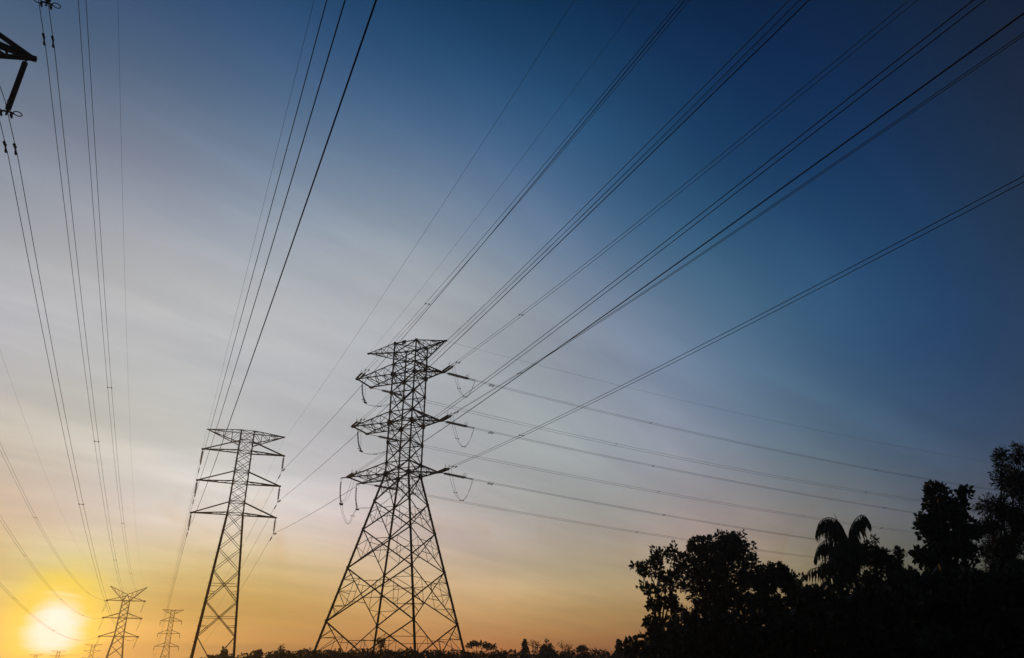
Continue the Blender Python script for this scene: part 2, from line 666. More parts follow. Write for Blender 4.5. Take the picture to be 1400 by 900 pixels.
def twin_conductor(name_label, group, path_fn, s0, s1, side, half=0.2, spacers=(), dampers=(), r=0.017, n=70, rootloc=None):
    root = thing('twin_conductor', rootloc if rootloc is not None else path_fn(s0), name_label, 'power line', group)
    for sg in (-1, 1):
        mb = MB()
        pts = []
        for i in range(n + 1):
            t = i / n
            s = s0 + (s1 - s0) * t
            pts.append(path_fn(s) + side * (half * sg))
        mb.tube(pts, r, 6)
        wobj = mb.build('cable', M_WIRE, root, smooth=True)
        for s in dampers:
            dm = MB()
            d = (path_fn(s + 0.1) - path_fn(s - 0.1)).normalized()
            damper(dm, path_fn(s) + side * (half * sg), d, 1.25)
            dm.build('vibration_damper', M_FIT, wobj)
    for s in spacers:
        sp = MB()
        spacer(sp, path_fn(s), side, half)
        sp.build('spacer', M_FIT, root)
    return root


def az(deg):
    a = math.radians(deg)
    return V(math.sin(a), math.cos(a), 0)


DA, DR = az(157), az(68)
LVN = {'t': 'top', 'm': 'middle', 'b': 'bottom'}
ATT = {'Lt': bl(-7.1, -1.75, 36.14), 'Lm': bl(-7.1, -1.75, 29.34), 'Lb': bl(-7.1, -1.75, 22.52),
       'Rt': bl(5.05, 0.1, 36.14), 'Rm': bl(5.05, 0.1, 29.34), 'Rb': bl(5.05, 0.1, 22.52)}
ATR = {'Lt': bl(-7.1, 1.85, 36.14), 'Lm': bl(-7.1, 1.85, 29.34), 'Lb': bl(-7.1, 1.85, 22.52),
       'Rt': bl(5.05, 0.1, 36.14), 'Rm': bl(5.05, 0.1, 29.34), 'Rb': bl(5.05, 0.1, 22.52)}
BC_A = {'Lt': (-0.1302, 4.6185e-4), 'Lm': (-0.1155, 4.1731e-4), 'Lb': (-0.0944, 3.0919e-4),
        'Rt': (-0.1307, 4.3193e-4), 'Rm': (-0.10997, 3.7592e-4), 'Rb': (-0.0979, 3.663e-4)}
BC_R = {'Lt': (-0.1234, 4.4344e-4), 'Lm': (-0.1089, 3.7073e-4), 'Lb': (-0.1086, 4.0893e-4),
        'Rt': (-0.1189, 4.549e-4), 'Rm': (-0.1047, 3.6871e-4), 'Rb': (-0.1056, 4.1926e-4)}
SP_A = {'Lt': (33.3,), 'Lm': (31.0,), 'Lb': (30.0,), 'Rt': (26.2,), 'Rm': (25.7,), 'Rb': (26.1,)}
SP_R = {'Lt': (39.3, 90.0, 140.0), 'Lm': (46.4, 92.0), 'Lb': (42.0, 90.0, 140.0), 'Rt': (32.1, 75.0, 120.0),
        'Rm': (31.9, 75.2, 120.0), 'Rb': (33.0, 76.0, 122.0)}
END_A = {k: 4.3 for k in ATT}
END_R = {'Lt': 5.0, 'Lm': 5.0, 'Lb': 5.0, 'Rt': 4.6, 'Rm': 4.6, 'Rb': 4.6}
SIDE_A = V(DA.y, -DA.x, 0)
SIDE_R = V(DR.y, -DR.x, 0)


def fnA(k):
    b, c = BC_A[k]
    return lambda s: ATT[k] + DA * s + V(0, 0, b * s + c * s * s)


def fnR(k):
    b, c = BC_R[k]
    return lambda s: ATR[k] + DR * s + V(0, 0, b * s + c * s * s)


ROLL_A = {'Lt': 0, 'Lm': -10, 'Lb': -13, 'Rt': -6, 'Rm': -25, 'Rb': 0}      # bundles twist a little in the span
ROLL_R = {'Lt': 35, 'Lm': 25, 'Lb': 15, 'Rt': 5, 'Rm': 5, 'Rb': 5}


def rolled(side, deg):
    return side * math.cos(math.radians(deg)) + V(0, 0, math.sin(math.radians(deg)))


SIDEN = {'L': 'left', 'R': 'right'}
for k in ATT:
    twin_conductor('pair of cables rising overhead from the %s %s arm of the tallest tower'
                   % (LVN[k[1]], SIDEN[k[0]]), 'twin cables of the tallest tower passing overhead',
                   fnA(k), END_A[k], 250, rolled(SIDE_A, ROLL_A[k]), 0.2, SP_A[k], (6.2,), 0.017, 90)
    twin_conductor('pair of cables running right, behind the trees, from %s %s arm of tallest tower'
                   % (LVN[k[1]], SIDEN[k[0]]), 'twin cables of the tallest tower going behind the trees',
                   fnR(k), END_R[k], 250, rolled(SIDE_R, ROLL_R[k]), 0.2, SP_R[k], (7.0,), 0.0175, 80)


def earth_wire(label, group, pts, r=0.009):
    mb = MB()
    mb.tube(pts, r, 5)
    o = mb.build('earth_wire', M_WIRE, smooth=True)
    return tag(o, label, 'power line', group)


PKL, PKR = bl(-6.45, -0.5, 40.35), bl(5.26, 0.05, 40.7)
EG = 'thin single earth wires'
earth_wire('thin single wire rising overhead from the left tip of the tallest tower top', EG,
           wire_path(PKL, DA, -0.1022, 3.9637e-4, 0, 250, 90))
earth_wire('thin single wire rising overhead from the right tip of the tallest tower top', EG,
           wire_path(PKR, DA, -0.116, 5.1274e-4, 0, 250, 90))
earth_wire('thin faint wire falling right to the trees from the top of the tallest tower', EG,
           wire_path(PKR, DR, -0.1138, 4.4959e-4, 0, 250, 80), 0.011)

# slim tower line: one cable per arm, hung so the cable runs on through
DL = az(155.83)
FITS = {'Rt': (-.0902, 3.903e-4), 'Rm': (-.0843, 3.001e-4), 'Rb': (-.0914, 3.486e-4),
        'Lt': (-.0854, 4.139e-4), 'Lm': (-.0971, 4.436e-4), 'Lb': (-.108, 4.981e-4),
        'eL': (-.0467, 3.236e-4), 'eR': (-.0662, 3.801e-4)}
IDX = {'t': 0, 'm': 1, 'b': 2}


def through_path(P, b, c, Q, sagc, back=190):
    near = wire_path(P, DL, b, c, 0, back, 80)
    d = Q - P
    L = math.hypot(d.x, d.y)
    far = []
    for i in range(1, 61):
        t = i / 60
        far.append(P + d * t + V(0, 0, sagc * (t * L) * (t * L - L)))
    return list(reversed(near)) + far, near, far


for k in ('Rt', 'Rm', 'Rb', 'Lt', 'Lm', 'Lb'):
    i = IDX[k[1]]
    tip = (L2_TIPS_R if k[0] == 'R' else L2_TIPS_L)[i]
    P = tip - V(0, 0, 2.0)
    Q = S2_TIPS[1 if k[0] == 'R' else 0][i] - V(0, 0, 2.0)
    b, c = FITS[k]
    allp, near, far = through_path(P, b, c, Q, 3.2e-4)
    root = thing('single_conductor', P,
                 'single thick cable passing overhead, carried by the %s %s arm of the slim tower'
                 % (LVN[k[1]], SIDEN[k[0]]), 'power line', 'single cables of the slim tower')
    mb = MB()
    mb.tube(allp, 0.0165, 6)
    cb = mb.build('cable', M_WIRE, root, smooth=True)
    for nb in (far, near):
        d = (nb[1] - nb[0]).normalized()
        for s in (1.5, 2.3):
            dm = MB()
            damper(dm, P + d * s + V(0, 0, 0), d, 1.3)
            dm.build('vibration_damper', M_FIT, cb)
for k, sd in (('eL', 'left'), ('eR', 'right')):
    P = L2_PK[0 if sd == 'left' else 1]
    Q = S2_PK[0 if sd == 'left' else 1]
    b, c = FITS[k]
    earth_wire('thin single wire passing overhead from the %s tip of the slim flat topped tower' % sd, EG,
               through_path(P, b, c, Q, 2.4e-4)[0], 0.008)

# left line from the very near tower to the horned one
CC, CE = 3.142e-4, 2.873e-4


def left_line(P, Q, sag):
    d = Q - P
    L = math.hypot(d.x, d.y)

    def fn(s):
        if s >= 0:
            t = s / L
            return P + d * t + V(0, 0, sag * s * (s - L))
        q = -s
        return P - LD * q + V(0, 0, sag * q * (q - 300))
    return fn, L


for sd, sg in (('right', 1), ('left', -1)):
    for i, nm in enumerate(('top', 'middle', 'bottom')):
        P = T1 + LE * (sg * 6.8) + V(0, 0, T1_Z[i] - 3.5 + CAMZ)
        Q = T3 + LE * (sg * 7.1) + V(0, 0, T3_Z[i] + CAMZ)
        fn, L = left_line(P, Q, CC)
        twin_conductor('pair of cables in far left sky ending at %s %s arm of horned tower' % (nm, sd),
                       'twin cables of the left line', fn, -120, L - 3.5, LE, 0.2,
                       (57, 120, 182, 244), (1.9,), 0.0165, 110, rootloc=P)
    P = T1 + LE * (sg * 7.033) + V(0, 0, 25.946 + 12.616 + 4.28 + CAMZ)
    Q = T3 + LE * (sg * 7.1) + V(0, 0, 31.3 + CAMZ)
    fn, L = left_line(P, Q, CE)
    earth_wire('thin single wire running down the left sky to the %s horn of the horned tower' % sd, EG,
               [fn(s) for s in np.linspace(-120, L, 110)], 0.008)


# -------------------------------------------------------------- insulators
def disc_string(mb, p, q, r=0.14, n=16, seg=9):
    """Cap-and-pin discs between p and q as one ribbed column."""
    d = q - p
    pts, rs = [], []
    for i in range(n):
        for t, k in ((0.0, 0.36), (0.35, 0.42), (0.45, 1.0), (0.72, 0.92), (0.8, 0.4)):
            pts.append(p + d * ((i + t) / n))
            rs.append(r * k)
    pts.append(q)
    rs.append(r * 0.36)
    mb.tube(pts, rs, seg)


def tension_set(P, d, slope, side, label, link=0.5, length=3.0, end=4.3):
    t = (d + V(0, 0, slope)).normalized()
    root = thing('tension_insulator', P, label, 'insulator', 'tension insulators of the tallest tower')
    hb = MB()
    a = P + t * 0.15
    hb.tube([a, P + t * link], 0.035, 6)
    hb.box(P + t * link, side * 0.26, t * 0.06, side.cross(t).normalized() * 0.02)
    hb.build('link', M_FIT, root)
    for sg in (-1, 1):
        sb = MB()
        disc_string(sb, P + t * (link + 0.08) + side * (0.21 * sg), P + t * (link + length) + side * (0.21 * sg), 0.135, 17)
        sb.build('disc_string', M_INS, root, smooth=True)
    yb = MB()
    y = P + t * (link + length + 0.1)
    yb.box(y, side * 0.27, t * 0.08, side.cross(t).normalized() * 0.02)
    for sg in (-1, 1):
        yb.tube([y + side * (0.2 * sg), P + d * end + V(0, 0, slope * end) + side * (0.2 * sg)], 0.04, 6)
    yb.build('yoke', M_FIT, root)
    for sg in (-1, 1):
        rb = MB()
        up = side.cross(t).normalized()
        if up.z < 0:
            up = -up
        cpos = P + t * (link + length - 0.05) + side * (0.24 * sg) + up * 0.28
        rb.ring(cpos, up * 0.24, t * 0.17, 0.018, 14)
        rb.build('arcing_ring', M_FIT, root)
    return root


for k in ATT:
    tension_set(ATT[k], DA, BC_A[k][0], SIDE_A,
                'dark double insulator aimed up and right, %s %s arm of the tallest tower'
                % (LVN[k[1]], SIDEN[k[0]]), 0.5, 3.0, END_A[k])
    lk = 1.6 if k[0] == 'L' else 0.7
    tension_set(ATR[k], DR, BC_R[k][0], SIDE_R,
                'double insulator aimed right to the trees, %s %s arm of the tallest tower'
                % (LVN[k[1]], SIDEN[k[0]]), lk, 2.8, END_R[k])


def loop_pts(a, m, b, n=18):
    """Smooth hanging curve a - m - b (quadratic through three points)."""
    out = []
    for i in range(n + 1):
        t = i / n
        out.append(a * (2 * (t - 0.5) * (t - 1)) + m * (-4 * t * (t - 1)) + b * (2 * t * (t - 0.5)))
    return out


def jumper(a, m, b, side_a, side_b, label, pts_list=None):
    root = thing('jumper_loop', a, label, 'power line', 'jumper loops of the tallest tower')
    base = pts_list or loop_pts(a, m, b)
    for sg in (-1, 1):
        mb = MB()
        n = len(base) - 1
        pts = [p + (side_a * (1 - i / n) + side_b * (i / n)) * (0.2 * sg) for i, p in enumerate(base)]
        mb.tube(pts, 0.017, 5)
        mb.build('cable', M_WIRE, root, smooth=True)
    for f in (0.33, 0.6):
        p = base[int(f * (len(base) - 1))]
        sp = MB()
        spacer(sp, p, side_a, 0.2)
        sp.build('spacer', M_FIT, root)
    return root


def chain_pts(ps, n=10):
    """Catmull-Rom through points."""
    out = []
    q = [ps[0]] + ps + [ps[-1]]
    for i in range(1, len(q) - 2):
        for j in range(n):
            t = j / n
            p0, p1, p2, p3 = q[i - 1], q[i], q[i + 1], q[i + 2]
            out.append(0.5 * ((2 * p1) + (p2 - p0) * t + (2 * p0 - 5 * p1 + 4 * p2 - p3) * t * t
                              + (3 * p1 - p0 - 3 * p2 + p3) * t ** 3))
    out.append(ps[-1])
    return out


for k in ('Rt', 'Rm', 'Rb'):
    a, b = fnA(k)(END_A[k]), fnR(k)(END_R[k])
    m = (a + b) / 2 + V(0, 0, -3.3)
    jumper(a, m, b, SIDE_A, SIDE_R, 'drooping U shaped cable loop under the %s right arm of the tallest tower' % LVN[k[1]])


def pilot(P, Q, label):
    root = thing('pilot_insulator', P, label, 'insulator', 'hanging insulators of the tallest tower')
    hb = MB()
    u = (Q - P).normalized()
    hb.tube([P, P + u * 0.4], 0.025, 5)
    hb.build('link', M_FIT, root)
    sb = MB()
    bend = (V(0, 0, -1).cross(u)).cross(u)
    pts = [P + (Q - P) * t - u.cross(V(0, 0, 1)).cross(u) * 0.0 for t in (0, 1)]
    A, Bq = P + u * 0.4, Q - u * 0.2
    mid = (A + Bq) / 2 + V(0, 0, -0.22) - BE * 0.12
    n = 15
    path, rs = [], []
    for i in range(n):
        for t, kk in ((0.0, 0.4), (0.35, 0.45), (0.45, 1.0), (0.75, 0.9), (0.82, 0.45)):
            s = (i + t) / n
            path.append(A * (2 * (s - 0.5) * (s - 1)) + mid * (-4 * s * (s - 1)) + Bq * (2 * s * (s - 0.5)))
            rs.append(0.11 * kk)
    sb.tube(path, rs, 8)
    sb.build('disc_string', M_INS, root, smooth=True)
    cb = MB()
    cb.box(Q, BE * 0.12, BN * 0.26, V(0, 0, 0.08))
    cb.tube([Q + BN * 0.22, Q + BN * 0.22 - BE * 0.35 + V(0, 0, 0.1)], 0.02, 5)
    cb.build('clamp', M_FIT, root)
    return root


for k, z in (('t', 36.14), ('m', 29.34)):
    P = bl(-7.05, -0.75, z - 0.05)
    Q = bl(-6.3, -0.55, z - 3.1)
    pilot(P, Q, 'bowed dark insulator hanging under the %s left arm end of the tallest tower' % LVN[k])
    a, b = fnA('L' + k)(END_A['L' + k]), fnR('L' + k)(END_R['L' + k])
    pts = chain_pts([a, lerp(a, Q, 0.45) + V(0, 0, -0.9), Q + V(0, 0, -0.1), lerp(Q, b, 0.35) + V(0, 0, -0.9),
                     lerp(Q, b, 0.75) + V(0, 0, -0.7), b])
    jumper(a, Q, b, SIDE_A, SIDE_R, 'cable loop passing under the %s left arm end of the tallest tower' % LVN[k], pts)
z = 22.52
P1, P2 = bl(-8.3, -1.6, z - 0.05), bl(-8.3, 2.1, z - 0.05)
Q1, Q2 = bl(-7.95, -1.5, z - 3.4), bl(-7.75, 2.0, z - 3.4)
pilot(P1, Q1, 'left of the two insulators hanging from the bottom left arm of the tallest tower')
pilot(P2, Q2, 'right of the two insulators hanging from the bottom left arm of the tallest tower')
a, b = fnA('Lb')(END_A['Lb']), fnR('Lb')(END_R['Lb'])
jumper(a, Q1, b, SIDE_A, SIDE_R, 'long cable loop between two hanging insulators, bottom left arm of the tallest tower',
       chain_pts([a, lerp(a, Q1, 0.5) + V(0, 0, -1.0), Q1, lerp(Q1, Q2, 0.5) + V(0, 0, -2.2), Q2,
                  lerp(Q2, b, 0.5) + V(0, 0, -0.9), b]))


def suspension(tip, length, d, label, group, r=0.11, twin=False, parts=True, side=None, n=15):
    root = thing('suspension_insulator', tip, label, 'insulator', group)
    dn = V(0, 0, -1)
    top = 0.28
    sb = MB()
    disc_string(sb, tip + dn * top, tip + dn * (length - 0.3), r, n)
    sb.build('disc_string', M_INS, root, smooth=True)
    if parts:
        hb = MB()
        hb.tube([tip, tip + dn * top], 0.025, 6)
        hb.cube(tip + dn * (top * 0.55), 0.045)
        hb.build('link', M_FIT, root)
        cb = MB()
        b = tip + dn * length
        cb.tube([tip + dn * (length - 0.3), b], 0.045, 6)
        if twin:
            cb.tube([b - side * 0.26 + V(0, 0, 0.16), b - side * 0.1 + V(0, 0, 0.2), b + side * 0.1 + V(0, 0, 0.2),
                     b + side * 0.26 + V(0, 0, 0.16)], 0.045, 6)
            for sg in (-1, 1):
                q = b + side * (0.2 * sg)
                cb.tube([q + V(0, 0, 0.18), q + V(0, 0, 0.05)], 0.04, 6)
                cb.tube([q - d * 0.16, q - d * 0.06 + V(0, 0, 0.02), q + d * 0.06 + V(0, 0, 0.02), q + d * 0.16],
                        [0.03, 0.06, 0.06, 0.03], 7)
        else:
            cb.tube([b - d * 0.2, b - d * 0.08, b + d * 0.08, b + d * 0.2], [0.03, 0.06, 0.06, 0.03], 7)
        cb.build('clamp', M_FIT, root)
        if twin:
            for sg in (-1, 1):
                rb = MB()
                rb.ring(b + side * (0.41 * sg) + V(0, 0, 0.2), side * 0.17, d * 0.16, 0.024, 22)
                rb.build('arcing_ring', M_FIT, root)
            ab = MB()
            ab.tube([b + V(0, 0, 0.3), b - d * 0.22 + V(0, 0, 0.42), b - d * 0.3 + V(0, 0, 0.62)], 0.05, 7)
            ab.build('arcing_horn', M_FIT, root)
    return root


for i, nm in ((1, 'middle'), (2, 'bottom')):
    tip = T1 + LE * 6.8 + V(0, 0, T1_Z[i] + CAMZ - 0.05)
    lab = ('large dark insulator rod hanging from the arm tip at the left edge' if i == 2 else
           'yoke and ring of an insulator just showing at the top left corner')
    suspension(tip, 3.4, LD, lab, 'large insulators of the very near tower', 0.13, True, True, LE, 30)
for sd, tl in (('left', L2_TIPS_L), ('right', L2_TIPS_R)):
    for i, nm in enumerate(('top', 'middle', 'bottom')):
        suspension(tl[i], 2.0, DL, 'short insulator hanging at the %s %s arm tip of the slim tower' % (nm, sd),
                   'insulators of the slim tower', 0.13)
for si, sd in enumerate(('left', 'right')):
    for i, nm in enumerate(('top', 'middle', 'bottom')):
        suspension(S2_TIPS[si][i], 2.0, DL, 'tiny insulator at the %s %s arm of the small flat topped tower' % (nm, sd),
                   'insulators of the small flat topped tower', 0.22, parts=False, n=8)
for sd, sg in (('left', -1), ('right', 1)):
    for i, nm in enumerate(('top', 'middle', 'bottom')):
        Q = T3 + LE * (sg * 7.1) + V(0, 0, T3_Z[i] + CAMZ)
        sb = MB()
        for off in (-0.25, 0.25):
            disc_string(sb, Q + LE * off, Q - LD * 3.6 + V(0, 0, -0.45) + LE * off, 0.2, 9, 6)
        o = sb.build('tension_insulator', M_INS)
        tag(o, 'tiny dark insulator facing the viewer at the %s %s arm of the horned tower' % (nm, sd), 'insulator',
            'insulators of the horned tower')
        jb = MB()
        a = Q - LD * 3.6 + V(0, 0, -0.5)
        b = Q + LD * 3.6 + V(0, 0, -0.5)
        m = Q - LE * 0.9 + V(0, 0, -4.6)
        jb.tube(loop_pts(a, m, b), 0.045, 5)
        o = jb.build('jumper_loop', M_WIRE)
        tag(o, 'faint cable loop hanging below the %s %s arm of the horned tower' % (nm, sd), 'power line',
            'jumper loops of the horned tower')


# ------------------------------------------------------------------- trees
def leaf_mesh(name, centers, dirs, sizes, ratio, mat_, parent, droop=0.0):
    """Many kite shaped folded leaves as one mesh (numpy)."""
    n = len(centers)
    c = np.asarray(centers)
    d = np.asarray(dirs)
    d = d / np.maximum(np.linalg.norm(d, axis=1, keepdims=True), 1e-6)
    d[:, 2] -= droop
    d = d / np.maximum(np.linalg.norm(d, axis=1, keepdims=True), 1e-6)
    ref = rng.normal(size=(n, 3))
    s = np.cross(d, ref)
    s /= np.maximum(np.linalg.norm(s, axis=1, keepdims=True), 1e-6)
    u = np.cross(s, d)
    L = np.asarray(sizes)[:, None]
    w = L * ratio
    p0 = c
    p1 = c + d * L * 0.45 + s * w + u * L * 0.10
    p2 = c + d * L
    p3 = c + d * L * 0.45 - s * w + u * L * 0.10
    vs = np.stack([p0, p1, p2, p3], 1).reshape(-1, 3)
    org = ORIGIN.get(parent.name, V(0, 0, 0)) if parent else V(0, 0, 0)
    vs = vs - np.array(org)
    me = bpy.data.meshes.new(name)
    idx = np.arange(n)[:, None] * 4
    tris = np.concatenate([idx + np.array([[0, 1, 2]]), idx + np.array([[0, 2, 3]])], 1).reshape(-1, 3)
    me.vertices.add(len(vs))
    me.vertices.foreach_set('co', vs.ravel())
    me.loops.add(len(tris) * 3)
    me.loops.foreach_set('vertex_index', tris.ravel().astype(np.int32))
    me.polygons.add(len(tris))
    me.polygons.foreach_set('loop_start', (np.arange(len(tris)) * 3).astype(np.int32))
    me.polygons.foreach_set('loop_total', np.full(len(tris), 3, dtype=np.int32))
    me.update(calc_edges=True)
    me.validate()
    me.materials.append(mat_)
    o = bpy.data.objects.new(name, me)
    col.objects.link(o)
    if parent:
        o.parent = parent
    return o


def blob3(px, py, rx, ry, dist, depth=0.0, rd=None):
    """Crown lobe given as it stands in the view: centre and radii in metres."""
    c = at(px, py, dist + depth)
    sx = (at(px + rx, py, dist + depth) - c).length
    sz = abs(at(px, py - ry, dist + depth).z - c.z)
    return (c, sx, rd or (sx + sz) * 0.5, sz)


def fill_blobs(blobs, clumps, per, leaf, spread, shell=0.6, up=0.25, jit=0.24):
    cs, ds = [], []
    hubs = []
    vol = np.array([b[1] * b[3] for b in blobs])
    vol = vol / vol.sum()
    for (c, sx, sy, sz), fr in zip(blobs, vol):
        m = max(3, int(clumps * fr))
        for _ in range(m):
            g = rng.normal(size=3)
            g /= np.linalg.norm(g)
            r = (rng.random() ** shell) * (1 - jit / 2 + jit * rng.random())
            hub = np.array([c.x + g[0] * sx * r, c.y + g[1] * sy * r, c.z + g[2] * sz * r])
            hubs.append(hub)
            k = max(3, int(per * (0.6 + 0.8 * rng.random())))
            o = rng.normal(size=(k, 3))
            o /= np.linalg.norm(o, axis=1, keepdims=True)
            cs.append(hub + o * (spread * rng.random((k, 1)) ** 0.7))
            dd = o * spread + g * spread * 0.5
            dd[:, 2] += up * spread
            ds.append(dd)
    cs = np.concatenate(cs)
    ds = np.concatenate(ds)
    sz = leaf * (0.65 + 0.7 * rng.random(len(cs)))
    return cs, ds, sz, hubs


def tree(name, base_px, dist, blobs, label, cat, clumps, per, leaf, spread, ratio=0.33, m=None, trunk_r=0.22,
         group='dark trees on the right', shell=0.6, droop=0.0, fork=0.45, twigs=60, jit=0.24):
    top = blobs[0][0]
    b = at(base_px, 850, dist)
    base = V(b.x, b.y, ground_z(b.x, b.y) - 0.1)
    root = thing(name, base, label, cat, group)
    cs, ds, sz, hubs = fill_blobs(blobs, clumps, per, leaf, spread, shell, 0.25, jit)
    zc = max(bb[0].z for bb in blobs)
    tk = MB()
    cx = sum(bb[0].x for bb in blobs) / len(blobs)
    cy = sum(bb[0].y for bb in blobs) / len(blobs)
    fz = base.z + (zc - base.z) * fork
    F = V(lerp(base.x, cx, 0.5), lerp(base.y, cy, 0.5), fz)
    mid = lerp(base, F, 0.5) + V(random.uniform(-.1, .1), random.uniform(-.1, .1), 0)
    tk.tube([base, mid, F], [trunk_r, trunk_r * 0.8, trunk_r * 0.7], 8)
    limbs = []
    for bb in blobs:
        c = bb[0]
        kn = lerp(F, c, 0.5) + V(random.uniform(-.2, .2), random.uniform(-.2, .2), 0.15 * (c - F).length)
        tk.tube([F, kn, c], [trunk_r * 0.5, trunk_r * 0.33, trunk_r * 0.14], 6)
        limbs.append((F, kn, c, bb))
    for h in random.sample(hubs, min(twigs, len(hubs))):
        hv = V(*h)
        bb = min(limbs, key=lambda l: (l[2] - hv).length)
        s0 = lerp(bb[1], bb[2], random.uniform(0.3, 1.0))
        tk.tube([s0, lerp(s0, hv, 0.5) + V(0, 0, 0.08), hv], [trunk_r * 0.13, trunk_r * 0.09, trunk_r * 0.04], 4)
    tk.build('trunk', M_BARK, root, smooth=True)
    leaf_mesh('crown', cs, ds, sz, ratio, m or M_LEAF_A, root, droop)
    return root


D0 = 46.0
tree('sparse_tree', 900, D0, [blob3(*q, D0, d) for q, d in (
    ((887, 779, 17, 11), 0), ((873, 775, 9, 7), .3), ((903, 764, 13, 15), .5), ((921, 757, 9, 14), 0.2), ((884, 806, 17, 9), -.3),
    ((911, 795, 17, 17), .6), ((894, 826, 13, 11), 0), ((928, 785, 12, 18), .4), ((917, 826, 20, 16), .4), ((889, 848, 12, 9), -.2),
    ((908, 858, 22, 14), .2), ((895, 880, 22, 14), 0))],
     'sparse broadleaf tree at the left end of the dark trees with sky showing through', 'tree',
     250, 15, 0.21, 0.2, 0.36, M_LEAF_A, 0.12, shell=0.55)
tree('round_tree', 985, D0 + 3, [blob3(*q, D0 + 3, d) for q, d in (
    ((985, 765, 42, 30), 0), ((958, 752, 20, 16), .5), ((1003, 748, 26, 19), -.4), ((993, 734, 10, 7), 0), ((962, 740, 10, 7), 0), ((945, 772, 14, 16), .4),
    ((1020, 776, 18, 22), 0), ((965, 800, 38, 28), .6), ((1010, 805, 34, 30), .2), ((985, 840, 60, 28), 0), ((960, 872, 60, 24), 0),
    ((1010, 878, 55, 26), 0))],
     'big rounded dense dark tree, tallest at the left of the palm', 'tree',
     1300, 17, 0.19, 0.2, 0.36, M_LEAF_B, 0.22, shell=0.45, twigs=80)
tree('low_tree', 1065, D0 + 1, [blob3(*q, D0 + 1, d) for q, d in (
    ((1058, 785, 22, 15), 0), ((1078, 795, 20, 16), .3), ((1042, 800, 18, 22), .5), ((1088, 815, 14, 16), 0), ((1052, 832, 30, 20), -.3),
    ((1078, 850, 34, 24), .3), ((1060, 880, 45, 24), 0))],
     'lower spreading dark tree between the big rounded tree and the palm', 'tree',
     900, 15, 0.19, 0.18, 0.36, M_LEAF_B, 0.14, shell=0.5)
tree('bushy_tree', 1208, D0 + 2, [blob3(*q, D0 + 2, d) for q, d in (
    ((1188, 757, 14, 15), 0), ((1204, 770, 17, 19), .3), ((1225, 770, 9, 13), .2), ((1230, 755, 6, 7), 0), ((1195, 738, 2.5, 4), 0),
    ((1192, 795, 20, 16), 0), ((1224, 790, 16, 10), .3), ((1245, 785, 8, 6), .3), ((1210, 815, 30, 22), .2), ((1215, 850, 36, 26), 0))],
     'small bushy tree just right of the palm', 'tree',
     800, 15, 0.16, 0.16, 0.36, M_LEAF_B, 0.12, shell=0.5, jit=0.16)
tree('broadleaf_tree', 1292, D0 - 1, [blob3(*q, D0 - 1, d) for q, d in (
    ((1282, 672, 13, 12), 0), ((1270, 684, 6, 6), 0), ((1318, 676, 8, 9), .2), ((1293, 697, 24, 20), .2), ((1315, 694, 9, 12), 0), ((1258, 712, 10, 8), -.2),
    ((1276, 722, 22, 16), .3), ((1318, 722, 18, 13), 0), ((1335, 724, 7, 8), .1), ((1296, 745, 30, 16), .2), ((1258, 757, 11, 8), 0),
    ((1280, 768, 26, 14), .3), ((1325, 755, 14, 13), 0), ((1300, 790, 40, 20), .2), ((1290, 830, 44, 26), .2))],
     'tall broadleaf tree with clumped leaves standing alone right of the palm', 'tree',
     640, 14, 0.24, 0.19, 0.38, M_LEAF_A, 0.18, shell=0.45)
tree('feathery_tree', 1380, D0 + 4, [blob3(*q, D0 + 4, d) for q, d in (
    ((1370, 627, 11, 14), 0), ((1395, 625, 10, 18), .3), ((1374, 655, 15, 22), 0), ((1398, 665, 20, 30), .3), ((1352, 690, 12, 9), -.2),
    ((1342, 698, 8, 5), -.2), ((1372, 700, 22, 24), .2), ((1400, 715, 22, 30), .2), ((1352, 722, 18, 14), 0), ((1380, 745, 30, 24), 0),
    ((1354, 752, 16, 14), .2), ((1375, 785, 40, 26), 0), ((1380, 825, 46, 26), 0))],
     'tallest feathery leaved tree at the right edge', 'tree',
     950, 28, 0.17, 0.3, 0.17, M_LEAF_C, 0.15, shell=0.6, droop=0.2)


